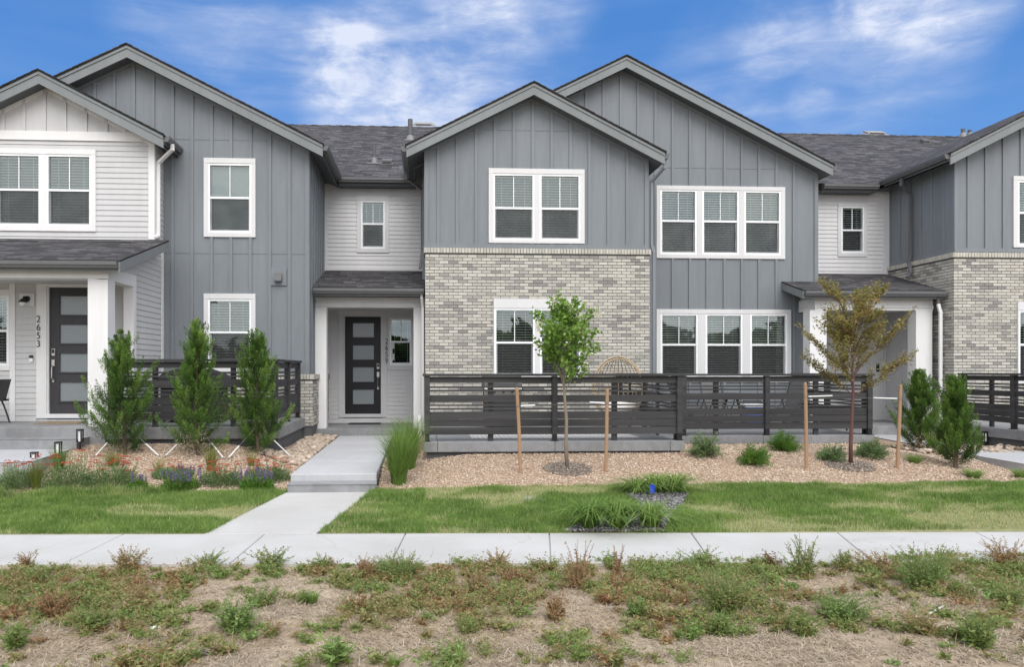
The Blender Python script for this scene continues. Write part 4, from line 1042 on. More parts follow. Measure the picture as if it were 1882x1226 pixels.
# porch
ypC = 16.2; yeC = 15.95; zeC = PZ(533, yeC, 1600); zbC = PZ(503, YD, 1565)
xP0 = PX(1476, yeC)
rfD = shed_roof(house_c, xP0, XC - .1, yeC, zeC, YD, zbC, rakes=(1, 0))
zbm0, zbm1 = PZ(570.5, ypC, 1600), zeC - .16
xb0, xb1 = PX(1498, ypC), PX(1715, ypC)
mb = MB(); mb.mbox(front(ypC), xb0, xb1, 0, .28, zbm0, zbm1); mb.mbox(front(ypC), xb0 - .02, xb1 + .0, -.025, .02, zbm0 + .06, zbm0 + .10); mb.mbox(side_left(xb0), ypC + .28, YR - .01, 0.002, .28, zbm0, zbm1); mb.build('porch_beam', 'white_trim', house_c, bevel=.004)
mb = MB(); mb.prism(lambda a, n, z: (n, a, z), [(ypC, zbm1), (YR, zbm1), (YR, zeC + (YR - yeC) * (zbC - zeC) / (YD - yeC) - .05), (ypC, zeC + .0)], xb0 + .05, xb0 + .1); mb.build('porch_gable_end', 'white_siding', house_c)
for a, b in ((1484, 1519), (1683, 1713)):
    xa, xb = PX(a, ypC) , PX(b, ypC)
    mb = MB(); mb.mbox(front(ypC - .012), xa + (.05 if a < 1500 else 0), xb, 0, .30, zfC - .1, zbm0 + .002); mb.build('porch_post', 'white_trim', house_c, bevel=.006)
mb = MB(); mb.box(xb0, XC, ypC + .28, YD, zbm0 + .08, zbm0 + .12); mb.build('porch_ceiling', 'taupe_siding', house_c)
mb = MB(); mb.box(XRR + .02 - 1.2, XC - .07, 16.05, YD + .2, .05, zfC); mb.build('porch_slab', 'concrete_wall', house_c, bevel=.012)
lap_wall(house_c, side_left(XC - .1), ypC + .2, YD, zfC, zbm0 + .1, mat='taupe_siding', name='side_wall')
mb = MB(); px, py = 1537, 522; Y_ = YD - (py - 503) / 30 * (YD - yeC); X, Z = P(px, py, Y_); mb.box(X - .33, X + .33, Y_ - .1, Y_ + .12, Z - .05, Z + .02); mb.build('roof_vent', 'black_metal', rfD, bevel=.01)
# downspouts
yq = 17.15; Xq = XC - .10
zt_ = PZ(338, yq, 1640)
downspout(house_c, [(ex - .04, yq - .1, lineC(ex) + .03), (ex - .04, yq - .08, lineC(ex) - .12), (Xq, yq, lineC(ex) - .32), (Xq, yq, zs0 + .12), (Xq - .04, yq, zs0 - .02), (Xq - .06, yq - .1, zbC - .12), (Xq - .22, yq - .2, zbC - .24)], 'bracket_grey', .075)
Xd = PX(1727, ypC - .05)
downspout(house_c, [(PX(1723, 16.0), 15.98, zeC - .13), (PX(1723, 16.0), 15.98, zeC - .30)], 'bracket_grey', .07)
downspout(house_c, [(PX(1723, 16.0), 15.98, zeC - .30), (PX(1727.5, 16.0), 15.98, zeC - .5), (PX(1727.5, 16.0), 15.98, .35)], 'white_trim', .07)
# ------------------------------------------------------------------ ground, walks, beds
def sheet(name, mat, pts_fn, nx, ny, lift=0.0, zfn=None, skirt=False):
    """grid of pts_fn(s, t) -> X, Y laid on the lie of the land"""
    s, t = np.meshgrid(np.linspace(0, 1, nx), np.linspace(0, 1, ny)); X, Y = pts_fn(s, t)
    Z = (zfn(X, Y) if zfn else G(X, Y)) + lift
    if skirt: Z = np.where((s <= 0) | (s >= 1) | (t <= 0) | (t >= 1), Z - .08, Z); X = np.array(X); X[:, 0] = X[:, 1] - .001; X[:, -1] = X[:, -2] + .001
    me = bpy.data.meshes.new(name); me.from_pydata(np.stack([X, Y, Z], -1).reshape(-1, 3).tolist(), [],
        [(j * nx + i, j * nx + i + 1, (j + 1) * nx + i + 1, (j + 1) * nx + i) for j in range(ny - 1) for i in range(nx - 1)])
    return finish(name, me, mat, smooth=True)
# terrain: one sheet to the horizon
def tgrid():
    xs = np.concatenate([[-900, -300, -100, -50], np.linspace(-24, 24, 97), [50, 100, 300, 900]])
    ys = np.concatenate([[-900, -300, -80, -20, -6, 0], np.linspace(2, 20, 73), [25, 40, 100, 300, 900]])
    X, Y = np.meshgrid(xs, ys); Z = G(X, Y) - .05
    Z = Z - .06 * ((Y > 6.4) & (Y < 10.6))
    Z = np.where((Y > 10.0) & (Y < 17) & (X > -2.4) & (X < -.3), Z - .12, Z)
    Z = np.where(Y < 6.9, Z - .12, Z); n = len(xs)
    me = bpy.data.meshes.new('ground'); me.from_pydata(np.stack([X, Y, Z], -1).reshape(-1, 3).tolist(), [],
        [(j * n + i, j * n + i + 1, (j + 1) * n + i + 1, (j + 1) * n + i) for j in range(len(ys) - 1) for i in range(n - 1)])
    return struct(finish('ground', me, 'dirt', smooth=True))
tgrid()
# far side of the sidewalk: edge points read at the picture's sides
fa, fb = onz(0, 983, 0), onz(1882, 978, 0); na, nb = onz(0, 1037, 0), onz(1882, 1032, 0)
def yfar(x): return fa[1] + (fb[1] - fa[1]) * (x - fa[0]) / (fb[0] - fa[0])
def ynear(x): return na[1] + (nb[1] - na[1]) * (x - na[0]) / (nb[0] - na[0])
def sidewalk():
    js = [((485, 983), (422, 1036)), ((745, 982), (718, 1035)), ((1010, 981), (1012, 1034)), ((1271, 980), (1307, 1033)), ((1539, 979), (1602, 1032))]
    J = [(onz(*a, 0)[0], onz(*b, 0)[0]) for a, b in js]
    d = J[1][0] - J[0][0]; sk = [j[1] - j[0] for j in J]
    L = [(J[0][0] - d * k, J[0][1] - d * k * 1.0) for k in range(14, 0, -1)] + J + [(J[-1][0] + d * k, J[-1][1] + d * k * .98) for k in range(1, 14)]
    mb = MB(); g = .005
    for (f0, n0), (f1, n1) in zip(L, L[1:]):
        q = [(n0 + g, ynear(n0)), (n1 - g, ynear(n1)), (f1 - g, yfar(f1)), (f0 + g, yfar(f0))]
        t = [(x, y, 0.0) for x, y in q]; b = [(x, y, -.12) for x, y in q]; e = .006
        c = ((q[0][0] + q[2][0]) / 2, (q[0][1] + q[2][1]) / 2)
        ti = [(x + (c[0] - x) * .008, y + (c[1] - y) * .012, 0.0) for x, y in q]; tm = [(x, y, -e) for x, y in q]
        mb.add(ti + tm + b, [(0, 1, 2, 3)] + [(i, 4 + i, 4 + (i + 1) % 4, (i + 1) % 4) for i in range(4)] + [(4 + i, 8 + i, 8 + (i + 1) % 4, 4 + (i + 1) % 4) for i in range(4)])
    mb.add([(L[0][0], ynear(L[0][0]) + .01, -.02), (L[-1][0], ynear(L[-1][0]) + .01, -.02), (L[-1][0], yfar(L[-1][0]) - .01, -.02), (L[0][0], yfar(L[0][0]) - .01, -.02)], [(0, 1, 2, 3)])
    struct(mb.build('sidewalk', 'sidewalk_concrete'))
sidewalk()
# lower walk between the lawns, the steps and the upper walk
wl0, wr0 = onz(375, 982, 0)[0], onz(580, 982, 0)[0]; yst = 10.2
wl1, wr1 = onz(529, 910, 0)[0], onz(682, 910, 0)[0]
def slab(name, poly, z0, z1, mat, bev=.01):
    mb = MB(); mb.prism(lambda a, n, z: (a, z, n), poly, z0, z1); return struct(mb.build(name, mat, bevel=bev))
ym = (yfar(0) + .006 + yst) / 2 + .25
xm0, xm1 = wl0 + (wl1 - wl0) * .6, wr0 + (wr1 - wr0) * .6
def walk_slab(q, zs):
    mb = MB(); mb.add([(x, y, z) for (x, y), z in zip(q, zs)] + [(x, y, -.15) for x, y in q], [(0, 1, 2, 3)] + [(i, 4 + i, 4 + (i + 1) % 4, (i + 1) % 4) for i in range(4)])
    return struct(mb.build('front_walk', 'sidewalk_concrete', bevel=.005))
walk_slab([(wl0, yfar(wl0) + .006), (wr0, yfar(wr0) + .006), (xm1, ym - .004), (xm0, ym - .004)], (.002, .002, .036, .036))
walk_slab([(xm0, ym + .004), (xm1, ym + .004), (wr1, yst), (wl1, yst)], (.036, .036, .056, .056))
xs0, xs1 = PX(528, 10.2), PX(690, 10.2)
slab('front_step', [(xs0, 10.18), (xs1, 10.18), (xs1 - .02, 10.62), (xs0 + .02, 10.62)], -.1, PZ(891, 10.18, 610), 'concrete_wall', .012)
yu = 10.54; xu0, xu1 = PX(534, yu), PX(692, yu); xe0, xe1 = PX(625, 16.4), PX(722, 16.4); zu0 = PZ(871.5, yu, 610); zu1 = PZ(800, 16.4, 670)
def upper_walk():
    mb = MB(); k = 4
    for i in range(k):
        a, b = i / k, (i + 1) / k; g = .0012
        r = []
        for t in (a + (g if i else 0), b - (g if i < k - 1 else 0)):
            y = yu + (16.24 - yu) * t; r.append((xu0 + (xe0 - xu0) * t, xu1 + (xe1 - xu1) * t, y, zu0 + (zu1 - zu0) * t))
        (l0, r0, y0, z0), (l1, r1, y1, z1) = r
        mb.add([(l0, y0, z0), (r0, y0, z0), (r1, y1, z1), (l1, y1, z1), (l0, y0, z0 - .3), (r0, y0, z0 - .3), (r1, y1, z1 - .3), (l1, y1, z1 - .3)],
               [(0, 1, 2, 3), (0, 4, 5, 1), (1, 5, 6, 2), (2, 6, 7, 3), (3, 7, 4, 0)])
    return struct(mb.build('upper_walk', 'concrete_slab', bevel=.012))
upper_walk()
# patios
zpa = PZ(812, 11.85, 1000); xp0, xp1 = PX(779, 11.85), PX(1258, 11.85)
zpb2 = PZ(801, 13.15, 1430); xp2 = PX(1608, 13.15)
def patio(segs, zt, th):
    mb = MB()
    for (x0, x1, y0, y1) in segs: mb.box(x0, x1, y0, y1, zt - th, zt)
    return struct(mb.build('patio_slab', 'concrete_wall', bevel=.01))
patio([(xp0, PX(804, 11.85) - .002, 11.85, 15.7), (PX(804, 11.85) + .002, PX(1020, 11.85) - .002, 11.85, 15.7), (PX(1020, 11.85) + .002, PX(1232, 11.85) - .002, 11.85, 15.7), (PX(1232, 11.85) + .002, xp1, 11.85, 15.7)], zpa, .165)
patio([(xp1 + .004, PX(1403, 13.15) - .002, 13.15, 16.9), (PX(1403, 13.15) + .002, xp2, 13.15, 16.9)], zpb2, .15)
mb = MB(); mb.box(xp0 + .05, xp1 - .05, 11.92, 15.6, .1, zpa - .167); mb.box(xp1 - .05, xp2 - .05, 13.22, 16.8, .1, zpb2 - .152); struct(mb.build('patio_footing', 'foundation_dark'))
zla = PZ(786, 12.8, 400); xla = PX(514, 12.8)
patio([(XA + .03, xla, 12.8, 15.48)], zla, .20)
mb = MB(); mb.box(XA - 1, xla - .05, 12.87, 15.4, .2, zla - .202); struct(mb.build('patio_footing', 'foundation_dark'))
# left house step and walk
slab('left_step', [(-12, 12.35), (PX(141, 12.35), 12.35), (PX(141, 12.35), 12.79), (-12, 12.79)], .2, PZ(806.5, 12.5, 70), 'concrete_wall')
zlw = .44
slab('left_walk', [(onz(-40, 852, zlw)[0], onz(-40, 852, zlw)[1]), (onz(58, 848, zlw)[0], onz(58, 848, zlw)[1]), (PX(128, 12.33), 12.34), (-12, 12.34)], .1, zlw, 'concrete_slab')
# right walk and patio
zrw = .42
zrw = .27
a, b = onz(1797, 838, zrw), onz(1890, 854, zrw); c, d2 = onz(1895, 832, zrw), onz(1800, 820, zrw)
slab('right_walk', [a, b, (b[0] + 2.5, b[1] - 1.1), (c[0] + 2.5, c[1] - .9), c, d2, onz(1640, 797, zrw), onz(1606, 797, zrw), onz(1610, 804, zrw)], .1, zrw, 'concrete_slab')
XRP = PX(1792, 14.3); zrp = PZ(783, 14.3, 1792)
patio([(XRP, XRP + 5, 11.9, 15.7)], zrp, .19)
mb = MB(); mb.box(XRP + .05, XRP + 5, 11.97, 15.6, .1, zrp - .192); struct(mb.build('patio_footing', 'foundation_dark'))

# lawn soil and gravel sheets
yb0 = 10.35
def lx_(s): return -14 + (wl0 + 14) * s
struct(sheet('lawn', 'turf_soil', lambda s, t: (lambda Y: (-16 + s * ((np.interp(Y, [7.7, 10.2, 10.5], [wl0, wl1, wl1])) + 16 - .012), Y))(yfar(-16 + 14 * s) + .008 + t * (yb0 - .08 - yfar(-16 + 14 * s))), 60, 24, .004))
struct(sheet('lawn', 'turf_soil', lambda s, t: (lambda Y: (np.interp(Y, [7.7, 10.2, 10.5], [wr0, wr1, wr1]) + .012 + s * (18 - np.interp(Y, [7.7, 10.2], [wr0, wr1])), Y))(yfar(wr0 + s * (18 - wr0)) + .008 + t * (yb0 - yfar(wr0 + s * (18 - wr0)))), 80, 24, .004))
struct(sheet('gravel_bed', 'gravel_base', lambda s, t: (-16 + s * (xu0 - .03 + 16), yb0 - .08 + t * 6.5), 60, 40, .006))
struct(sheet('gravel_bed', 'gravel_base', lambda s, t: (xu1 - .0 + .03 + s * 18, yb0 + t * 6.5), 80, 40, .006))

def in_poly(X, Y, poly):
    r = np.zeros(np.shape(X), bool); n = len(poly)
    for i in range(n):
        (x0, y0), (x1, y1) = poly[i], poly[(i + 1) % n]
        c = ((y0 > Y) != (y1 > Y)) & (X < (x1 - x0) * (Y - y0) / (y1 - y0 + 1e-12) + x0); r ^= c
    return r
def in_view(X, Y, m=2.4):
    dep = X * ST + Y * CT; u = (X * CT - Y * ST) / dep
    return (CX + u * F > -m * 200) & (CX + u * F < 1882 + m * 200)
# gravel chips
def chips(n, x0, x1, y0, y1, avoid):
    X, Y = RNG.uniform(x0, x1, n), RNG.uniform(y0, y1, n); k = in_view(X, Y)
    for f in avoid: k &= ~f(X, Y)
    return X[k], Y[k]
rock_poly = [onz(1150, 908, .07), onz(1268, 908, .07), onz(1235, 948, .03), onz(1222, 978, 0.0), onz(1040, 979, 0.0), onz(1075, 962, .01), onz(1185, 940, .03)]
rock_poly = [(p[0], p[1]) for p in rock_poly]
def edge_wob(X): return yb0 + .10 * (fbm(X * 1.3, X * 0, 3) - .5)
Xr, Yr = chips(60000, xu1 + .02, 14, yb0 - .06, 13.3, [lambda X, Y: Y < edge_wob(X), lambda X, Y: (X > xp0) & (X < xp1) & (Y > 11.95), lambda X, Y: (X > xp1) & (X < xp2) & (Y > 13.2), lambda X, Y: Y > 13.2 + 0 * X])
sz = RNG.uniform(.009, .022, len(Xr)); Pz = np.stack([Xr, Yr, G(Xr, Yr) + .006 + RNG.uniform(-.004, .012, len(Xr))], -1)
stuff(np_mesh('gravel_chips', stones(Pz, sz), OCF, np.clip(RNG.normal(.55, .24, len(Xr)), 0, 1), 'gravel_tan'), 'tan crushed gravel spread in front of the middle patios', 'gravel')
cob_poly = [onz(533, 835, .35), onz(560, 800, .4), onz(640, 797, .4), onz(622, 812, .35), onz(560, 840, .3), (PX(530, 11.6), 11.6)]
def is_cob(X, Y): return (X > -3.35 + .0 * Y) & (X < xu0 + .05) & (Y > 11.9 + (X + 2.2) * -.9)
Xl, Yl = chips(52000, -12, xu0, yb0 - .16, 13.0, [lambda X, Y: Y < edge_wob(X) - .08, lambda X, Y: (X > XA - 1) & (X < xla) & (Y > 12.88), is_cob, lambda X, Y: (Y > 12.3) & (X < PX(141, 12.3)), lambda X, Y: (X < PX(58, 11.2)) & (Y > 11.1 + .0 * X) & (Y > 11.1 + (X - PX(58, 11.2)) * .5)])
sz = RNG.uniform(.009, .021, len(Xl)); Pz = np.stack([Xl, Yl, G(Xl, Yl) + .006 + RNG.uniform(-.004, .012, len(Xl))], -1)
stuff(np_mesh('gravel_chips', stones(Pz, sz), OCF, np.clip(RNG.normal(.55, .24, len(Xl)), 0, 1), 'gravel_tan'), 'tan crushed gravel around the left junipers and flowers', 'gravel')
# river cobbles by the entry porch and by the right walk
def cobbles(label, n, fn, x0, x1, y0, y1, s=(.035, .075), lift=.02):
    X, Y = RNG.uniform(x0, x1, n), RNG.uniform(y0, y1, n); k = fn(X, Y); X, Y = X[k], Y[k]
    S = RNG.uniform(*s, len(X)) ; Z = G(X, Y) + lift + RNG.uniform(-.01, .03, len(X))
    stuff(round_stones('river_cobbles', np.stack([X, Y, Z], -1), S, np.clip(RNG.normal(.5, .25, len(X)), 0, 1), 'cobble'), label, 'cobbles')
def cobL(X, Y): return is_cob(X, Y) & (X < np.interp(Y, [10.5, 16.4], [xu0, xe0]) - .05) & ~((X < xla + .04) & (Y > 12.78)) & (X < XLR + 1.5)
cobbles('tan river cobbles between the left patio and the entry walk', 2400, cobL, -3.4, xu0 + .1, 11.6, 16.2)
cobbles('tan river cobbles beside the right walk and patio footing', 900, lambda X, Y: (Y > 12.55) & (X < XRP - .02) | (X >= XRP) & (Y < 11.86) & (Y > 11.2), 8.7, 12.5, 11.2, 13.4, lift=.05)
# dark rock strip under the daylilies
mb = MB(); mb.add([(x, y, float(G(x, y)) + .012) for x, y in rock_poly], [tuple(range(len(rock_poly)))]); struct(mb.build('rock_strip', 'grey_base'))
n = 9000; X, Y = RNG.uniform(min(p[0] for p in rock_poly), max(p[0] for p in rock_poly), n), RNG.uniform(7.7, 10.5, n); k = in_poly(X, Y, rock_poly); X, Y = X[k], Y[k]
stuff(np_mesh('grey_rock_chips', stones(np.stack([X, Y, G(X, Y) + .018 + RNG.uniform(0, .012, len(X))], -1), RNG.uniform(.014, .032, len(X))), OCF, RNG.uniform(0, 1, len(X)), 'rock_grey'), 'dark grey rock chips in the strip between daylilies', 'rock')

# grass blades
def grass(name, label, n, x0, x1, y0, y1, keep, hmul=1.0):
    X, Y = RNG.uniform(x0, x1, n), RNG.uniform(y0, y1, n); k = in_view(X, Y) & keep(X, Y)
    dry = fbm(X * 1.1 + 3, Y * 1.9, 5, 4); d2_ = fbm(X * .45, Y * .8, 9, 3)
    dryness = sst(.46, .62, dry * .65 + d2_ * .45 + np.where(X > 0, .045, -.06))
    k &= RNG.random(n) > dryness * .55
    X, Y, dryness = X[k], Y[k], dryness[k]; n = len(X)
    h = RNG.uniform(.03, .075, n) * (1.05 - .45 * dryness) * (.55 + .75 * vnoise(X * 3, Y * 3, 4) + .35 * vnoise(X * 11, Y * 11, 14)) * hmul
    az = RNG.uniform(0, 2 * np.pi, n)
    V, f = straps(np.stack([X, Y, G(X, Y)], -1), az, h, h, h * RNG.uniform(.1, .8, n), RNG.uniform(.0035, .006, n), 2, 0.1)
    t = np.clip(.36 + .6 * (fbm(X * 2.2, Y * 2.2, 21, 3) - .47) + .3 * (vnoise(X * 9, Y * 9, 77) - .5) + RNG.normal(0, .13, n), 0, .72)
    t = np.where(RNG.random(n) < dryness * .75 + .05, RNG.uniform(.75, 1.0, n), t)
    return stuff(np_mesh(name, V, f, t, 'lawn_blade'), label, 'grass')
wlx = lambda Y: np.interp(Y, [7.7, 10.2, 10.5], [wl0, wl1, wl1]); wrx = lambda Y: np.interp(Y, [7.7, 10.2, 10.5], [wr0, wr1, wr1])
grass('lawn_grass', 'green lawn left of the front walk with worn patches', 200000, -11, -1.6, 7.75, 10.4, lambda X, Y: (X < wlx(Y) - .01 + .015 * RNG.random(len(X))) & (Y > yfar(X) + .01) & (Y < edge_wob(X) - .08))
grass('lawn_grass', 'green and tan lawn right of the front walk and around the daylily strip', 330000, -1.3, 12.5, 7.7, 10.4, lambda X, Y: (X > wrx(Y) + .01 - .015 * RNG.random(len(X))) & (Y > yfar(X) + .01) & (Y < edge_wob(X)) & ~in_poly(X, Y, rock_poly))
grass('tall_turf', 'taller dark turf along the left flower bed edge', 24000, -11, -3.4, 9.75, 10.35, lambda X, Y: (Y > 9.78 + .25 * sst(-6.5, -3.6, X)) & (Y < edge_wob(X) - .04) & (X < -3.5), 1.9)

# ------------------------------------------------------------------ foreground dirt
def dirt_z(X, Y):
    z = -.035 + .04 * (fbm(X * .8, Y * 1.0, 31, 4) - .5) + .035 * (fbm(X * 3.1, Y * 3.5, 37, 4) - .5) + .018 * (fbm(X * 11, Y * 11, 41, 3) - .5)
    z = z - .035 * np.exp(-((Y - 4.85 - .05 * X) / .22) ** 2) + .035 * np.exp(-((Y - 5.25 - .04 * X) / .16) ** 2) * (fbm(X * 2, X * 0, 55, 3) + .3)
    z = z * (1 - sst(6.2, 6.6, Y)) + sst(6.2, 6.6, Y) * (-.032 + .02 * (fbm(X * 5, Y * 5, 43, 3) - .5))
    return z
def foreground():
    s = sheet('dirt_verge', 'dirt', lambda s, t: (-6.5 + 13.5 * s, 3.6 + (ynear(-6.5 + 13.5 * s) - .004 - 3.6) * t), 460, 130, 0, dirt_z)
    struct(s)
foreground()
def onD(px, py):
    z = -.03
    for _ in range(8):
        x, y = onz(px, py, z); y = min(y, ynear(x) - .05); z = float(dirt_z(x, y))
    return x, y, z
def litter():
    n = 125000; X, Y = RNG.uniform(-6.5, 7, n), RNG.uniform(4.2, 6.6, n)
    dens = fbm(X * 1.3 + 9, Y * 1.8, 61, 4); ridge_ = np.exp(-((Y - 5.05 - .05 * X) / .2) ** 2) + np.exp(-((Y - 4.5) / .12) ** 2) * (X > -.5)
    k = in_view(X, Y) & (RNG.random(n) <   .20 + 1.25 * sst(.38, .58, dens + .22 * ridge_)); X, Y = X[k], Y[k]; n = len(X)
    az = RNG.uniform(0, 2 * np.pi, n); L = RNG.uniform(.03, .13, n) * RNG.uniform(.5, 1.2, n); el = np.abs(RNG.normal(0, .16, n))
    d = np.stack([np.cos(az) * np.cos(el), np.sin(az) * np.cos(el), np.sin(el)], -1)
    p = np.stack([X, Y, dirt_z(X, Y) + .004], -1); sd_ = np.stack([-np.sin(az), np.cos(az), np.zeros(n)], -1); w = RNG.uniform(.0011, .0026, n)[:, None]
    bend = RNG.normal(0, .06, (n, 1)) * L[:, None]
    m = p + d * L[:, None] * .5 + sd_ * bend + np.array([0, 0, .006]); e = p + d * L[:, None]
    V = np.stack([p - sd_ * w, m - sd_ * w, e, m + sd_ * w, p + sd_ * w], 1)
    stuff(np_mesh('straw_litter', V, [(0, 1, 3, 4), (1, 2, 3)], np.clip(RNG.normal(.55, .25, n), 0, 1), 'straw'), 'dry straw and dead grass scattered over bare dirt', 'straw')
    n = 14000; X, Y = RNG.uniform(-5.5, 6, n), RNG.uniform(4.2, 6.6, n); k = in_view(X, Y); X, Y = X[k], Y[k]
    S = RNG.uniform(.004, .014, len(X)) * RNG.uniform(.6, 1.6, len(X))
    stuff(np_mesh('dirt_clods', stones(np.stack([X, Y, dirt_z(X, Y) + .002], -1), S, .7), OCF, RNG.uniform(0, 1, len(X)), 'mulch_clod'), 'small clods and pebbles on the dirt verge', 'clods')
m_stone('mulch_clod', [(0, (0.20, 0.145, 0.10)), (0.7, (0.40, 0.31, 0.23)), (1, (0.50, 0.42, 0.34))], 40)
litter()

# ------------------------------------------------------------------ fences
BOARDS = [(.115, .235), (.243, .36), (.368, .49), (.52, .548), (.586, .612), (.65, .765), (.817, .846), (.88, .91), (.967, 1.068)]
def fence(name, label, runs, z0, top, group='dark slat fences around the patios'):
    """runs: list of (p, q, post positions along the run, support positions)"""
    k = (top - z0) / 1.117
    t = thing(name, label, 'fence', (runs[0][0][0], runs[0][0][1], z0), group)
    for (p, q, posts, sup) in runs:
        p, q = Vector((*p, 0)), Vector((*q, 0)); L = (q - p).length; e = (q - p) / L; o = Vector((e.y, -e.x, 0))
        M = lambda a, n, z: tuple(p + e * a - o * n + Vector((0, 0, z0 + z * k)))
        for a, b in zip(posts, posts[1:]):
            mb = MB()
            for (b0, b1) in BOARDS:
                j = random.uniform(-.004, .004)
                mb.mbox(M, a + .045, b - .045, -.012 + j * .5, .012 + j * .5, b0 + j, b1 + j)
            mb.build('slat_panel', 'fence_stain', t)
        for a in posts:
            mb = MB(); mb.mbox(M, a - .045, a + .045, -.05, .05, .115, 1.075); po = mb.build('post', 'fence_stain', t, bevel=.004)
            mb = MB(); mb.mbox(M, a - .038, a + .038, -.04, .04, .012, .115); mb.mbox(M, a - .06, a + .06, -.06, .06, 0, .012); mb.build('post_bracket', 'black_metal', po)
        for a in sup:
            mb = MB(); mb.mbox(M, a - .045, a + .045, .018, .06, .0, 1.066); mb.build('mid_support', 'fence_stain', t)
        mb = MB(); mb.mbox(M, posts[0] - .075, posts[-1] + .075, -.075, .075, 1.077, 1.117); mb.build('top_rail', 'fence_stain', t, bevel=.004)
    return t
Yf = 11.95
fx = [PX(785, Yf), PX(1019, Yf), PX(1248, Yf)]; ft = PZ(687, Yf, 1000)
fence('slat_fence', 'longest dark slat fence, round the brick front patio behind the small green tree',
      [((fx[0], Yf), (fx[2], Yf), [0, fx[1] - fx[0], fx[2] - fx[0]], [PX(902, Yf) - fx[0], PX(1130, Yf) - fx[0]]),
       ((fx[2] + .001, Yf + .12), (fx[2] + .001, 15.6), [.0, 1.8, 3.6], [.9, 2.7])], zpa, ft)
Yg = 13.25; gx = [PX(1256, Yg) + .06, PX(1409, Yg), PX(1597, Yg)]
fence('slat_fence', 'dark slat fence set further back, behind the bronze leaved tree',
      [((gx[0] - .06, Yg), (gx[2], Yg), [.0, gx[1] - gx[0] + .06, gx[2] - gx[0] + .06], [PX(1317, Yg) - gx[0] + .06, PX(1501, Yg) - gx[0] + .06]),
       ((gx[2], Yg + .12), (gx[2], 16.0), [.0, 1.3, 2.6], [])], zpb2, PZ(687, Yg, 1400))
Yk = 12.92; kx = [XA + .1, PX(395, Yk), PX(500, Yk) - .0]; kx = [XA + .1, (XA + .1 + PX(503, Yk)) / 2, PX(503, Yk)]
fence('slat_fence', 'dark slat fence behind the three left junipers',
      [((kx[0], Yk), (kx[2], Yk), [0, kx[1] - kx[0], kx[2] - kx[0]], [PX(284, Yk) - kx[0], PX(428, Yk) - kx[0]]),
       ((kx[2], Yk + .12), (kx[2], 15.3), [.0, 1.15, 2.3], [])], zla, PZ(660, Yk, 400))
Xn = XRP + .10
fence('slat_fence', 'dark slat fence at the right photo edge in front of the brick corner',
      [((Xn, 14.75), (Xn, 12.0), [0, 1.32, 2.65], [.72, 2.0]), ((Xn + .12, 12.0), (Xn + 4, 12.0), [.0, 1.9, 3.8], [])], zrp, PZ(686, 14, 1780))
# ------------------------------------------------------------------ things on the patios
def P3(px, py, Y): x, z = P(px, py, Y); return Vector((x, Y, z))
# hanging-egg style wicker chair: open shell of bent canes
def egg_chair():
    Y0 = 14.1; cx = PX(1136, Y0); zt = PZ(656, Y0, 1136); rx, ry = .50, .46; zc = zt - .62; rz = .62
    t = thing('wicker_chair', 'round wicker egg chair with open cane shell showing above the patio fence', 'chair', (cx, Y0, zpa))
    mb = MB()
    def shell(th, ph): return (cx + rx * math.sin(th) * math.cos(ph), Y0 + ry * math.sin(th) * math.sin(ph), zc + rz * math.cos(th))
    for i in range(19):                      # ribs over the back, open towards the street-left
        ph = R(-28 + 11.5 * i); mb.tube([shell(R(a), ph) for a in range(4, 165, 10)], .0075, 5)
    for a in range(16, 160, 9): mb.tube([shell(R(a), R(-28 + 11.5 * k)) for k in range(0, 19)], .006, 5)
    for r_ in (1.0, .94):
        mb.tube([(cx + (x - cx) * r_, Y0 + (y - Y0) * r_ - (1 - r_) * .6, zc + (z - zc) * r_) for x, y, z in [shell(R(a), R(-30)) for a in range(0, 172, 8)]], .012, 7)
        mb.tube([(cx + (x - cx) * r_, Y0 + (y - Y0) * r_ - (1 - r_) * .6, zc + (z - zc) * r_) for x, y, z in [shell(R(a), R(181)) for a in range(0, 172, 8)]], .012, 7)
    mb.build('cane_shell', 'wicker', t, smooth=True)
    mb = MB(); mb.lathe((cx, Y0, zc - .36), [(.001, -.08), (.30, -.07), (.36, 0), (.33, .08), (.001, .11)], 18); mb.build('seat_cushion', 'cushion', t, smooth=True)
    for sx in (-1, 1):
        for sy in (-1, 1):
            mb = MB(); mb.tube([(cx + sx * .22, Y0 + sy * .2, zc - .50), (cx + sx * .33, Y0 + sy * .31, zpa)], .016, 7); mb.build('leg', 'wicker', t)
    mb = MB(); mb.tube([(cx + .34 * math.cos(R(a)), Y0 + .32 * math.sin(R(a)), zpa + .16) for a in range(0, 361, 20)], .013, 6); mb.build('base_ring', 'wicker', t)
egg_chair()
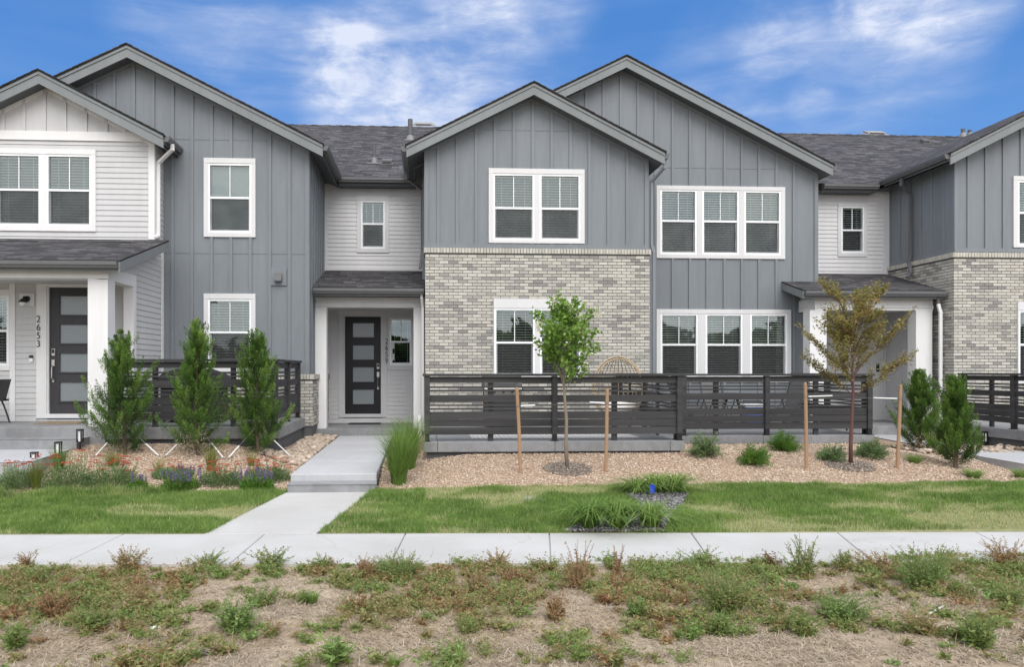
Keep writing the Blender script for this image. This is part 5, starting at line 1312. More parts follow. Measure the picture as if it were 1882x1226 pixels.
def grill():
    Y0 = 14.9; cx = PX(922, Y0); t = thing('gas_grill', 'dark gas grill with side shelves behind the longest fence', 'grill', (cx, Y0, zpa))
    mb = MB(); mb.box(cx - .36, cx + .36, Y0 - .26, Y0 + .26, zpa + .12, zpa + .78); mb.build('cabinet', 'rubber_black', t, bevel=.015)
    mb = MB(); z = zpa + .80
    mb.prism(lambda a, n, zz: (n, Y0 + a, z + zz), [(-.28, 0), (-.28, .10), (-.20, .21), (0, .26), (.2, .22), (.28, .1), (.28, 0)], cx - .38, cx + .38); hd = mb.build('hood', 'bracket_grey', t, bevel=.01)
    mb = MB(); mb.tube([(cx - .28, Y0 - .27, z + .12), (cx - .28, Y0 - .33, z + .12), (cx + .28, Y0 - .33, z + .12), (cx + .28, Y0 - .27, z + .12)], .013, 8); mb.build('hood_handle', 'nickel', hd)
    mb = MB(); mb.box(cx - .38, cx + .38, Y0 - .31, Y0 - .265, zpa + .66, zpa + .80); cp = mb.build('control_panel', 'nickel', t, bevel=.006)
    for i in (-1, 0, 1):
        mb = MB(); mb.tube([(cx + i * .18, Y0 - .31, zpa + .73), (cx + i * .18, Y0 - .345, zpa + .73)], .028, 12); mb.build('knob', 'black_metal', cp)
    for s in (-1, 1):
        mb = MB(); mb.box(cx + s * .62 - .22, cx + s * .62 + .22, Y0 - .24, Y0 + .24, zpa + .76, zpa + .80); mb.build('side_shelf', 'bracket_grey', t, bevel=.008)
        mb = MB(); mb.tube([(cx + s * .3 - .02, Y0 - .2, zpa + .05), (cx + s * .3 + .02, Y0 - .2, zpa + .05)], .05, 14); mb.build('wheel', 'rubber_black', t)
        mb = MB(); mb.tube([(cx + s * .3 - .02, Y0 + .2, zpa + .05), (cx + s * .3 + .02, Y0 + .2, zpa + .05)], .05, 14); mb.build('wheel', 'rubber_black', t)
grill()
def rug(label, x0, x1, y0, y1, z):
    mb = MB(); n = 40
    for i in range(n):
        a, b = x0 + (x1 - x0) * i / n, x0 + (x1 - x0) * (i + 1) / n
        mb.box(a, b - .004, y0, y1, z + .001, z + .007 + .002 * (i % 2))
    o = mb.build('outdoor_rug', 'rug_weave', None); tag(o, label, 'rug')
rug('pale flat woven rug on the slab behind the longest fence', PX(866, 12.6), PX(1170, 12.6), 12.35, 14.6, zpa)
def patio_chair(label, cx, cy, rz, z0, group='folding sling chairs on the set-back patio'):
    t = thing('patio_chair', label, 'chair', (cx, cy, z0), group)
    def L(x, y, z): return (cx + x * math.cos(rz) - y * math.sin(rz), cy + x * math.sin(rz) + y * math.cos(rz), z0 + z)
    mb = MB(); mb.add([L(-.22, -.22, .43), L(.22, -.22, .43), L(.22, .22, .41), L(-.22, .22, .41), L(-.22, -.22, .44), L(.22, -.22, .44), L(.22, .22, .42), L(-.22, .22, .42)], [(0, 1, 2, 3), (4, 5, 6, 7), (0, 1, 5, 4), (2, 3, 7, 6), (1, 2, 6, 5), (3, 0, 4, 7)]); mb.build('seat', 'bracket_grey', t)
    mb = MB(); mb.add([L(-.22, .22, .42), L(.22, .22, .42), L(.22, .40, 1.0), L(-.22, .40, 1.0), L(-.22, .235, .42), L(.22, .235, .42), L(.22, .415, 1.0), L(-.22, .415, 1.0)], [(0, 1, 2, 3), (4, 5, 6, 7), (0, 1, 5, 4), (2, 3, 7, 6), (1, 2, 6, 5), (3, 0, 4, 7)]); mb.build('backrest', 'bracket_grey', t)
    for s in (-1, 1):
        mb = MB(); mb.tube([L(s * .245, -.30, 0), L(s * .245, .10, .42), L(s * .245, .24, .60)], .013, 7); mb.build('leg', 'black_metal', t)
        mb = MB(); mb.tube([L(s * .25, .36, 0), L(s * .25, -.20, .44), L(s * .25, -.26, .62)], .013, 7); mb.build('leg', 'black_metal', t)
        mb = MB(); mb.tube([L(s * .25, -.28, .62), L(s * .25, -.2, .65), L(s * .25, .1, .65), L(s * .25, .3, .66), L(s * .245, .42, 1.02), L(0, .43, 1.04)], .013, 7); mb.build('armrest', 'black_metal', t)
def patio_set():
    Y0 = 15.0; z0 = zpb2; cx = PX(1345, Y0)
    t = thing('patio_table', 'round black metal patio table between chairs behind the set-back fence', 'table', (cx, Y0, z0))
    mb = MB(); mb.lathe((cx, Y0, z0 + .69), [(.001, .0), (.54, .0), (.56, .012), (.54, .025), (.001, .025)], 28); mb.build('tabletop', 'black_metal', t)
    for k in range(4):
        a = k * math.pi / 2 + .5; mb = MB(); mb.tube([(cx + .1 * math.cos(a), Y0 + .1 * math.sin(a), z0 + .69), (cx + .42 * math.cos(a), Y0 + .42 * math.sin(a), z0)], .015, 7); mb.build('leg', 'wood_stake' if k % 2 else 'black_metal', t)
    patio_chair('sling chair left of the round patio table, nearest the corner post of the fence', cx - .95, Y0 - .1, R(80), z0)
    patio_chair('sling chair right of the round patio table, behind the middle fence post', cx + 1.0, Y0 - .2, R(-75), z0)
    patio_chair('sling chair behind the round patio table, against the grey wall', cx + .1, Y0 + .95, R(5), z0)
    bx = PX(1382, 15.9); t = thing('cooler', 'small blue cooler with carry handle glimpsed through the set-back fence', 'cooler', (bx, 15.9, z0))
    mb = MB(); mb.box(bx - .21, bx + .21, 15.75, 16.05, z0, z0 + .38); mb.build('body', 'cooler_blue', t, bevel=.03)
    mb = MB(); mb.box(bx - .22, bx + .22, 15.74, 16.06, z0 + .382, z0 + .45); mb.build('lid', 'white_plastic', t, bevel=.02)
    mb = MB(); mb.tube([(bx - .215, 15.9, z0 + .3), (bx - .2, 15.9, z0 + .52), (bx + .2, 15.9, z0 + .52), (bx + .215, 15.9, z0 + .3)], .012, 7); mb.build('handle', 'rubber_black', t)
    fx_ = PX(1546, 14.6); t = thing('fire_pit', 'low round black fire bowl at the right end of the set-back fence', 'fire pit', (fx_, 14.6, z0))
    mb = MB(); mb.lathe((fx_, 14.6, z0 + .12), [(.10, 0), (.34, .10), (.44, .28), (.46, .30), (.43, .30), (.32, .14), (.001, .08)], 24); mb.build('bowl', 'rubber_black', t, smooth=True)
    for k in range(3):
        a = k * 2.09 + .3; mb = MB(); mb.tube([(fx_ + .2 * math.cos(a), 14.6 + .2 * math.sin(a), z0 + .16), (fx_ + .36 * math.cos(a), 14.6 + .36 * math.sin(a), z0)], .018, 7); mb.build('leg', 'black_metal', t)
    ux = PX(1235, 15.3); t = thing('umbrella_base', 'black folded stand with small crank poking above the fence corner', 'stand', (ux, 15.3, z0))
    mb = MB(); mb.lathe((ux, 15.3, z0), [(.24, 0), (.24, .05), (.05, .08), (.03, .09)], 20); mb.build('base', 'black_metal', t)
    mb = MB(); mb.tube([(ux, 15.3, z0 + .08), (ux, 15.3, PZ(675, 15.3, 1235))], .02, 8); mb.build('pole', 'black_metal', t)
    mb = MB(); zt = PZ(678, 15.3, 1235); mb.bar((ux - .1, 15.3, zt), (ux + .1, 15.3, zt), .035); mb.build('crank', 'black_metal', t)
patio_set()
def covered_grill():
    Y0 = 14.2; cx = PX(358, Y0); t = thing('covered_grill', 'wide black dome topped grill behind the left patio fence', 'grill', (cx, Y0, zla))
    zt = PZ(680, Y0, 358); h = zt - zla
    mb = MB(); mb.prism(lambda a, n, z: (a, n, z), [(cx - .66, zla + h * .72), (cx - .5, zla + h * .9), (cx - .25, zt - .01), (cx, zt), (cx + .25, zt - .01), (cx + .5, zla + h * .9), (cx + .66, zla + h * .72), (cx + .62, zla + h * .68), (cx - .62, zla + h * .68)], Y0 - .3, Y0 + .3); mb.build('hood', 'rubber_black', t, bevel=.03)
    mb = MB(); mb.box(cx - .55, cx + .55, Y0 - .27, Y0 + .27, zla + .08, zla + h * .68 - .002); mb.build('body', 'rubber_black', t, bevel=.02)
    for a in (-1, 1):
        for b in (-1, 1):
            mb = MB(); mb.tube([(cx + a * .5, Y0 + b * .22, zla + .08), (cx + a * .5, Y0 + b * .22, zla)], .03, 8); mb.build('leg', 'black_metal', t)
covered_grill()
def porch_chair():
    Y0 = 13.6; x1 = PX(3, Y0); t = thing('porch_chair', 'black metal armchair on the left porch at the photo edge', 'chair', (x1 - .3, Y0, zfl))
    def Q(a, n, z): return (x1 + a, Y0 + n, zfl + z)
    mb = MB(); mb.add([Q(-.62, -.25, .42), Q(-.06, -.25, .42), Q(-.06, .25, .40), Q(-.62, .25, .40), Q(-.62, -.25, .45), Q(-.06, -.25, .45), Q(-.06, .25, .43), Q(-.62, .25, .43)], [(0, 1, 2, 3), (4, 5, 6, 7), (0, 1, 5, 4), (2, 3, 7, 6), (1, 2, 6, 5), (3, 0, 4, 7)]); mb.build('seat', 'black_metal', t)
    mb = MB(); mb.add([Q(-.08, -.24, .42), Q(-.08, .24, .42), Q(.02, .24, .80), Q(.02, -.24, .80), Q(-.06, -.24, .42), Q(-.06, .24, .42), Q(.04, .24, .80), Q(.04, -.24, .80)], [(0, 1, 2, 3), (4, 5, 6, 7), (0, 1, 5, 4), (2, 3, 7, 6), (1, 2, 6, 5), (3, 0, 4, 7)]); mb.build('backrest', 'black_metal', t)
    for n in (-.26, .26):
        mb = MB(); mb.tube([Q(-.64, n, 0), Q(-.60, n, .35), Q(-.62, n, .60), Q(-.5, n, .66), Q(-.30, n, .64), Q(-.18, n, .50), Q(-.08, n, .25), Q(.0, n, 0)], .016, 8); mb.build('leg', 'black_metal', t)
        mb = MB(); mb.tube([Q(-.62, n, .42), Q(-.02, n, .42)], .016, 8); mb.build('side_rail', 'black_metal', t)
porch_chair()
def mat(label, x0, x1, y0, y1, z, m):
    mb = MB(); mb.box(x0, x1, y0, y1, z + .001, z + .018); o = mb.build('doormat', m, None, bevel=.005); tag(o, label, 'doormat')
mat('brown coir doormat in front of the charcoal door of number 2653', PX(78, 13.75), PX(156, 13.75), 13.45, 14.0, zfl, 'doormat_brown')
mat('thin black doormat at the black door of number 2659', PX(640, 17.6), PX(699, 17.6), 17.55, 17.95, zfB, 'rubber_black')

# path lights
def path_light(label, px, pt, pb, tall):
    x, y, z = onG(px, pb); S = F / (x * ST + y * CT); h = (pb - pt) / S
    t = thing('path_light', label, 'path light', (x, y, z), 'lantern lights along the walks')
    w = .046; zb = z + h - .20
    mb = MB(); mb.box(x - w, x + w, y - w, y + w, z + h - .02, z + h); mb.build('cap', 'black_metal', t, bevel=.004)
    mb = MB()
    for a in (-1, 1):
        for b in (-1, 1): mb.box(x + a * (w - .012) - .008, x + a * (w - .012) + .008, y + b * (w - .012) - .008, y + b * (w - .012) + .008, zb, z + h - .02)
    mb.box(x - w + .004, x + w - .004, y - w + .004, y + w - .004, zb - .015, zb)
    if not tall: mb.box(x - w + .006, x + w - .006, y - w + .006, y + w - .006, z - .03, zb - .015)
    mb.build('cage', 'black_metal', t)
    mb = MB(); mb.lathe((x, y, zb), [(.028, 0), (.028, .165)], 12); mb.build('lens', 'white_plastic', t)
    if tall: mb = MB(); mb.tube([(x, y, z - .05), (x, y, zb)], .014, 8); mb.build('stake', 'black_metal', t)
path_light('slim lantern path light on a stake against the left porch slab', 147, 789, 829, True)
path_light('lantern path light beside the left step, behind a grass tuft', 107, 812, 846, False)
path_light('lantern path light at the left walk, nearest the photo corner', 63, 831, 868, False)
path_light('lantern path light beside the right walk and its juniper', 1810, 793, 819, False)

# stakes and ties round the two young trees
def stake(label, xt, yt, xb, yb):
    x, y, z = onG(xb, yb); S = F / (x * ST + y * CT); zt = z + (yb - yt) / S; x2 = PX(xt, y)
    mb = MB(); mb.tube([(x, y, z - .1), (x + (x2 - x) * .5 + .004, y, (z + zt) / 2), (x2, y, zt - .02), (x2, y, zt)], [.026, .027, .026, .02], 10)
    o = mb.build('tree_stake', 'wood_stake', None, smooth=False); tag(o, label, 'stake', 'wooden stakes holding young trees'); return Vector((x2, y, zt)), Vector((x, y, z))
s1 = stake('leaning wood stake left of the small green tree', 950, 712, 957, 871)
s2 = stake('wood stake right of the small green tree', 1116, 714, 1113, 869)
s3 = stake('wood stake left of the bronze leaved tree', 1480, 703, 1482, 863)
s4 = stake('wood stake right of the bronze leaved tree, beside a juniper', 1655, 707, 1649, 863)
def tie(label, a, b, t0, t1, group='white tubed tree ties'):
    """wire from a to b with a white sleeve over part of it"""
    a, b = Vector(a), Vector(b); t = thing('tree_tie', label, 'tree tie', tuple(a), group)
    mb = MB(); mb.tube([a, (a + b) / 2 - Vector((0, 0, .004)), b], .003, 6); mb.build('wire', 'wire_grey', t)
    mb = MB(); mb.tube([a + (b - a) * t0, a + (b - a) * t1], .0105, 8); mb.build('sleeve', 'white_plastic', t)
    mb = MB(); mb.lathe((a.x, a.y, a.z - .01), [(.03, 0), (.03, .02)], 12); mb.build('loop', 'wire_grey', t)

# ------------------------------------------------------------------ plants
def base_at(px, py): 
    x, y, z = onG(px, py); return x, y, z, F / (x * ST + y * CT)
def leaf_obj(name, V, tint, m, par): return np_mesh(name, V, LEAF, tint, m, par)

def juniper(label, px, pb, pt, wpx, lean=0.0, seed=0, brown=0):
    rg = np.random.default_rng(seed); x, y, z, S = base_at(px, pb); Ht = (pb - pt) / S; Rm = wpx / S / 2
    t = thing('juniper', label, 'juniper', (x, y, z), 'upright juniper shrubs')
    mb = MB(); tp = [(x + lean * Ht * h * .3 + .02 * math.sin(h * 7 + seed), y, z + Ht * h - .03) for h in (0, .25, .5, .75, .93)]
    mb.tube(tp, [.035, .028, .02, .013, .006], 7)
    pos, dr, ti, sz = [], [], [], []
    def spray(c, rad, tone, dens):
        """a pointed spray of scale leaves round the curve c"""
        k = int(dens); u = rg.random(k) ** .85; q = u * (len(c) - 1); i0 = np.minimum(q.astype(int), len(c) - 2); f = (q - i0)[:, None]
        ctr = c[i0] * (1 - f) + c[i0 + 1] * f; T = unit(c[i0 + 1] - c[i0]); rr = rad * np.sin(np.pi * np.clip(u * .86 + .10, 0, 1)) ** .8
        o = rg.normal(size=(k, 3)); o -= T * np.sum(o * T, 1, keepdims=True); o = unit(o) * (rr * np.sqrt(rg.random(k)))[:, None]
        pos.append(ctr + o); dr.append(T * 1.0 + o / (rad + 1e-6) * .55 + rg.normal(scale=.28, size=(k, 3)) + np.array([0, 0, .2]))
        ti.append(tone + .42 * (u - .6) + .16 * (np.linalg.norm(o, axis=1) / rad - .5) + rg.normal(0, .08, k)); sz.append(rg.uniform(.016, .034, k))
    nb = 66
    for i in range(nb):
        h0 = (i + rg.random()) / nb * .88; az = i * 2.39996 + rg.normal(0, .35)
        prof = (.80 + .20 * min(1, h0 / .10)) * max(.0, 1 - h0 / .93) ** .95
        out_ = Rm * prof * rg.uniform(.48, 1.38) + .02; el = R(28 + 42 * h0 + rg.normal(0, 7)); ln = out_ * 1.0
        up = min(ln * math.tan(el) + .10 + .04 * rg.random(), Ht * .36)
        if h0 > .55: up = max(up, Ht * .17)
        s = np.linspace(0, 1, 9); o = out_ * (s ** .8); zz = up * s ** 1.5
        c = np.stack([x + lean * Ht * h0 * .3 + np.cos(az) * o, y + np.sin(az) * o, z + .05 + Ht * .92 * h0 + zz], -1) + rg.normal(scale=.008, size=(9, 3)) * s[:, None]
        c[:, 2] = np.minimum(c[:, 2], z + Ht)
        mb.tube(c[:7], [.009 * (1 - k * .12) for k in range(7)], 4, cap=False)
        tone = rg.normal(.50, .13); L = np.linalg.norm(c[-1] - c[0])
        spray(c[1:], .050 + .035 * (1 - h0), tone, 330 * (L / .5) ** .7)
        for q in range(4):                    # side sprays forking off
            b = c[rg.integers(2, 7)]; a2 = az + rg.choice([-1, 1]) * rg.uniform(.4, 1.1); l2 = L * rg.uniform(.28, .5); s2 = np.linspace(0, 1, 5)[:, None]
            c2 = b + np.array([math.cos(a2) * .62, math.sin(a2) * .62, 0]) * l2 * s2 ** .8 + np.array([0, 0, .85]) * l2 * s2 ** 1.4; c2[:, 2] = np.minimum(c2[:, 2], z + Ht)
            spray(c2, .034, tone + rg.normal(.04, .08), 110)
    n = 1700; hh = rg.random(n) ** 1.2 * .85; a_ = rg.uniform(0, 6.28, n); rr = Rm * .5 * np.sqrt(rg.random(n)) * (1 - hh)      # inner filler leaves, interior shade put into a darker tint
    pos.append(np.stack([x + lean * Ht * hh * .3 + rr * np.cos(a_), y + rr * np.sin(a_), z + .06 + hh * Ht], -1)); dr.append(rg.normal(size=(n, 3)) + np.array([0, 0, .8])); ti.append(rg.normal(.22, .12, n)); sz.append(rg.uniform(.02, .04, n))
    lead = np.array([np.array(tp[-2]) + (np.array([tp[-1][0], tp[-1][1], z + Ht]) - np.array(tp[-2])) * k / 5 for k in range(6)]); spray(lead, .045, .62, 420)
    mb.build('trunk', 'bark_brown', t)
    pos, dr, ti, sz = map(np.concatenate, (pos, dr, ti, sz))
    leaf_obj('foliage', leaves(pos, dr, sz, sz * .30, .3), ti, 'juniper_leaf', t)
    if brown:
        n = 260; a = rg.uniform(-2.6, -.5, n); r_ = Rm * rg.uniform(.3, .75, n); pp = np.stack([x + np.cos(a) * r_ * .8, y + np.sin(a) * r_, z + rg.uniform(.05, .38, n)], -1)
        leaf_obj('dead_foliage', leaves(pp, rg.normal(size=(n, 3)) + np.array([0, 0, .6]), rg.uniform(.03, .06, n), .012), rg.uniform(.2, .6, n), 'straw', t)
    return x, y, z, Ht
J1 = juniper('open, spreading juniper, leftmost of the three before the left fence', 228, 836, 610, 140, -.08, 1)
J2 = juniper('dense juniper with some brown inner foliage, middle of the three before the left fence', 362, 838, 585, 122, 0, 2, brown=1)
J3 = juniper('pointed juniper nearest the entry walk, right of the three before the left fence', 474, 836, 604, 112, -.05, 3)
J4 = juniper('bushy juniper by the right porch post, behind a wood stake', 1689, 832, 680, 90, .05, 4, brown=1)
J5 = juniper('tallest juniper beside the right walk in front of the brick corner', 1757, 862, 690, 92, 0, 5)
for lab, jp, a, b in (('white tie left of the leftmost juniper', J1, (196, 816), (174, 841)), ('white tie right of the leftmost juniper', J1, (270, 816), (294, 841)),
                   ('white tie left of the middle left juniper', J2, (323, 818), (302, 841)), ('white tie right of the middle left juniper', J2, (391, 816), (412, 845)),
                   ('white tie left of the juniper nearest the entry walk', J3, (441, 819), (418, 845)), ('white tie between the entry walk and its nearest juniper', J3, (500, 817), (538, 844))):
    x, y, z = onG(*b); e = Vector((x, y, z + .01)); S = F / (x * ST + y * CT)
    top = Vector((PX(a[0], y + .05), y + .05, z + (b[1] - a[1]) / S + .02)); tr = Vector((jp[0], jp[1], jp[2] + .5))
    tie(lab, e, tr, .04, min(.8, (top - e).length / (tr - e).length), 'white tubed tree ties')

def young_tree(label, px, pb, pt, cx0, cx1, cy0, trunk_m, leaf_m, nleaf, lsz, bare, seed, spread, flowers=None, xt=None, narrow=False):
    rg = np.random.default_rng(seed); x, y, z, S = base_at(px, pb); Ht = (pb - pt) / S
    t = thing('young_tree', label, 'tree', (x, y, z)); xc = PX((cx0 + cx1) / 2, y); zc0 = z + (pb - cy0) / S; wid = (cx1 - cx0) / S / 2
    xtop = PX(xt, y) if xt else xc
    mb = MB(); h = Ht * .86
    tr = [(x + (xtop - x) * (k / 6) + .012 * math.sin(k * 2.1 + seed), y + .01 * math.cos(k * 1.7), z + h * k / 6 - (.06 if k == 0 else 0)) for k in range(7)]
    mb.tube(tr, [.034, .029, .025, .021, .016, .011, .006], 9); mb.build('trunk', trunk_m, t, smooth=True)
    br = MB(); pos, dr, ti, sz = [], [], [], []; tips = []
    def axis(zz):
        k = min(max((zz - z) / h, 0), .999) * 6; i = int(k); a, b = np.array(tr[i]), np.array(tr[i + 1]); return a + (b - a) * (k - i)
    nb = 17
    for i in range(nb):
        f = i / (nb - 1); zz = zc0 - .10 + (z + Ht * .82 - zc0) * f; c0 = axis(zz); az = i * 2.4 + rg.normal(0, .4)
        pr = (.62 + .55 * math.sin(math.pi * min(1, f * .8 + .22))) * (1 - .42 * f)
        L = wid * pr * rg.uniform(.8, 1.2); up = L * spread * rg.uniform(.7, 1.2) * ((.62 + .75 * f) if bare else 1) + (.16 if f > .8 else 0)
        s = np.linspace(0, 1, 7); c = np.stack([c0[0] + np.cos(az) * L * s, c0[1] + np.sin(az) * L * s * .9, c0[2] + up * s ** .85], -1) + rg.normal(scale=.014, size=(7, 3)) * s[:, None]
        br.tube(c, [.009 * (1 - .12 * k) for k in range(7)], 5); tips.append(c[-1])
        for j in range(4 if not bare else 9):
            k = rg.integers(2, 7); a2 = az + rg.normal(0, .9); l2 = L * rg.uniform(.25, .5) + (.05 if not bare else .10); c2 = np.stack([c[k], c[k] + np.array([math.cos(a2), math.sin(a2), rg.uniform(.2, .9)]) * l2 * .55, c[k] + np.array([math.cos(a2), math.sin(a2), rg.uniform(.5, 1.1)]) * l2])
            br.tube(c2, [.005, .0035, .002], 4); tips.append(c2[-1])
            n = int(nleaf / nb / (5 if not bare else 8)); u = rg.uniform(.2, 1.08, (n, 1)); pp = c2[0] * (1 - u) + c2[2] * u + rg.normal(scale=lsz * .55, size=(n, 3)); pos.append(pp)
            ti.append(np.full(n, rg.normal(.5, .15)) + rg.normal(0, .14, n) + .1 * (u[:, 0] - .5)); sz.append(rg.uniform(.65, 1.2, n) * lsz)
        n = int(nleaf / nb / 4); u = rg.uniform(.22, 1.05, n); k = np.minimum((u * 6).astype(int), 5); fr = (u * 6 - k)[:, None]
        pp = c[k] * (1 - fr) + c[np.minimum(k + 1, 6)] * fr + rg.normal(scale=lsz * .7, size=(n, 3)); pos.append(pp); ti.append(rg.normal(.5, .18, n)); sz.append(rg.uniform(.65, 1.2, n) * lsz)
    for i in range(6):     # leader shoots
        n = int(nleaf / 70); u = rg.uniform(0, 1, (n, 1)); o = rg.normal(scale=.05, size=3); pp = np.array(tr[-1]) * 1.0 + o + np.array([rg.normal(0, .1), rg.normal(0, .08), Ht * .14]) * u + rg.normal(scale=lsz * .45, size=(n, 3)); pos.append(pp); ti.append(rg.normal(.55, .15, n)); sz.append(rg.uniform(.6, 1.1, n) * lsz)
        br.tube([tr[-1], np.array(tr[-1]) + o + np.array([0, 0, Ht * .13])], .003, 4)
    br.build('branches', trunk_m, t)
    pos, ti, sz = map(np.concatenate, (pos, ti, sz)); n = len(pos)
    d = rg.normal(size=(n, 3)) * np.array([1, 1, .5]) + np.array([0, 0, -.45 if not bare else .2])
    leaf_obj('crown', leaves(pos - unit(d) * sz[:, None] * .3, d, sz, sz * (.72 if not bare else .5), .18), ti, leaf_m, t)
    if flowers:
        for (fx, fy) in flowers:
            q = P3(fx, fy, y - .1); nn = 150; pp = np.array(q) + rg.normal(scale=(.035, .035, .05), size=(nn, 3)) * np.array([1, 1, 1])
            leaf_obj('blossom', leaves(pp, rg.normal(size=(nn, 3)) + np.array([0, 0, .5]), rg.uniform(.015, .03, nn), .016), rg.uniform(0, 1, nn), 'blossom', t)
    # ring of dark mulch at the foot
    return x, y, z, tr
T1 = young_tree('small green leaved tree with cream blossom tips in front of the brick patio', 1043, 864, 548, 980, 1066, 712, 'bark_grey', 'lilac_leaf', 2300, .074, False, 41, 2.1, [(1020, 556), (1048, 566), (1098, 577), (991, 598), (1061, 580)], xt=1033)
T2 = young_tree('small bronze leaved tree with reddish trunk before the right porch', 1563, 858, 537, 1502, 1636, 722, 'bark_red', 'crab_leaf', 7600, .046, True, 52, 1.4, xt=1571)
def mulch(label, x, y, z):
    n = 900; r_ = .34 * np.sqrt(RNG.random(n)); a = RNG.uniform(0, 2 * np.pi, n); X, Y = x + r_ * np.cos(a) * 1.1, y + r_ * np.sin(a) * .9
    P_ = np.stack([X, Y, G(X, Y) + .02 + .03 * (1 - r_ / .34) + RNG.uniform(0, .008, n)], -1)
    stuff(np_mesh('mulch_ring', stones(P_, RNG.uniform(.01, .022, n)), OCF, RNG.uniform(0, 1, n), 'mulch_dark'), label, 'mulch')
mulch('dark mulch round the foot of the small green tree', *T1[:3]); mulch('dark mulch round the foot of the bronze leaved tree', *T2[:3])
def tr_at(T, zz):
    tr = T[3]
    for a, b in zip(tr, tr[1:]):
        if a[2] <= zz <= b[2]: k = (zz - a[2]) / (b[2] - a[2]); return Vector(a) + (Vector(b) - Vector(a)) * k
    return Vector(tr[2])
for lab, s, T, f, yy in (('white sleeved tie from the left stake to the green tree', s1, T1, .30, 741), ('white sleeved tie from the right stake to the green tree', s2, T1, .35, 737),
                         ('white sleeved tie from the left stake to the bronze tree', s3, T2, .5, 734), ('white sleeved tie from the right stake to the bronze tree', s4, T2, .5, 731)):
    zz = s[0].z - .28 if s in (s1,) else s[0].z - .22
    k = (zz - s[1].z) / (s[0].z - s[1].z); a = s[1] + (s[0] - s[1]) * k
    tie(lab, a, tr_at(T, zz + .02), .06, .06 + f)

def shrub(label, px, pb, pt, wpx, m, seed, lsz=.022, n=5200, loose=.1):
    rg = np.random.default_rng(seed); x, y, z, S = base_at(px, pb); Ht = (pb - pt) / S; Rm = wpx / S / 2
    t = thing('shrub', label, 'shrub', (x, y, z), 'low shrubs in the gravel bed')
    mb = MB(); pos, dr, ti = [], [], []
    ns = 60
    for i in range(ns):
        az = i * 2.4; el = math.acos(1 - rg.uniform(.02, 1.0)); L = rg.uniform(.72, 1.0 + loose)
        dv = np.array([math.cos(az) * math.sin(el) * Rm, math.sin(az) * math.sin(el) * Rm, math.cos(el) * Ht * .95 + .05 * Ht]) * L
        b0 = np.array([x, y, z + .02]); mb.tube([b0, b0 + dv * .5 + np.array([0, 0, Ht * .08]), b0 + dv], [.005, .004, .002], 4, cap=False)
        k = n // ns; u = rg.uniform(.35, 1.04, (k, 1)); pos.append(b0 + dv * u + np.array([0, 0, Ht * .08]) * np.sin(u * np.pi) + rg.normal(scale=Rm * .10, size=(k, 3)))
        dr.append(unit(dv) + rg.normal(scale=.7, size=(k, 3))); ti.append(rg.normal(.45, .12) + .35 * (u[:, 0] - .6) + rg.normal(0, .1, k))
    mb.build('stems', 'bark_brown', t); pos, dr, ti = map(np.concatenate, (pos, dr, ti)); pos[:, 2] = np.maximum(pos[:, 2], z + .01)
    leaf_obj('foliage', leaves(pos, dr, rg.uniform(.7, 1.4, len(pos)) * lsz, lsz * .5), ti, m, t)
shrub('grey-green loose shrub beside the patio slab corner', 1295, 842, 803, 56, 'sage_leaf', 61, .026, 3800, .3)
shrub('bright green round shrub nearest the lawn', 1387, 857, 820, 60, 'shrub_leaf', 62, .02, 6500)
shrub('bright green round shrub against the set-back patio slab', 1441, 831, 796, 60, 'shrub_leaf', 63, .02, 6500)
shrub('small grey-green shrub left of the bronze leaved tree', 1528, 849, 821, 46, 'sage_leaf', 64, .026, 3200, .3)
shrub('wide low grey-green shrub right of the bronze leaved tree', 1601, 842, 813, 58, 'sage_leaf', 65, .026, 4000, .25)

def tuft(name, label, cat, px, pb, pt, wpx, n, m, seed, group=None, width=(.003, .006), fan=.5, seg=4, droop=.0, tintc=.45, up=1.0, basew=.35):
    rg = np.random.default_rng(seed); x, y, z, S = base_at(px, pb); Ht = (pb - pt) / S; Rm = wpx / S / 2
    a0 = rg.uniform(0, 2 * np.pi, n); r0 = Rm * basew * np.sqrt(rg.random(n)); p = np.stack([x + r0 * np.cos(a0), y + r0 * np.sin(a0), np.full(n, 0.0)], -1); p[:, 2] = G(p[:, 0], p[:, 1]) - .005
    h = Ht * (rg.uniform(.35, 1.08, n) if 'reed' in name else rg.uniform(.55, 1.05, n)) * up; reach = Rm * rg.uniform(.2, 1.1, n) * fan * 2 * (1 - .0 * h)
    az = np.where(rg.random(n) < .7, a0 + rg.normal(0, .5, n), rg.uniform(0, 2 * np.pi, n))
    V, f = straps(p, az, h, h, reach, rg.uniform(*width, n), seg, droop)
    o = np_mesh(name, V, f, np.clip(rg.normal(tintc, .17, n), 0, 1), m); o['label'] = label; o['category'] = cat
    if group: o['group'] = group
    return o
# tall reed grass beside the walk: two clumps merged into one drift
tuft('reed_grass', 'tall bright green reed grass clump nearest the front steps', 'ornamental grass', 733, 890, 778, 66, 820, 'reed_blade', 71, 'tall reed grass beside the entry walk', (.004, .009), .8, 6, .35, .42, 1.15, .42)
tuft('reed_grass', 'tall green reed grass clump behind the nearer one, by the drain pipe', 'ornamental grass', 748, 862, 758, 66, 900, 'reed_blade', 72, 'tall reed grass beside the entry walk', (.004, .008), .8, 6, .35, .38, 1.15, .45)
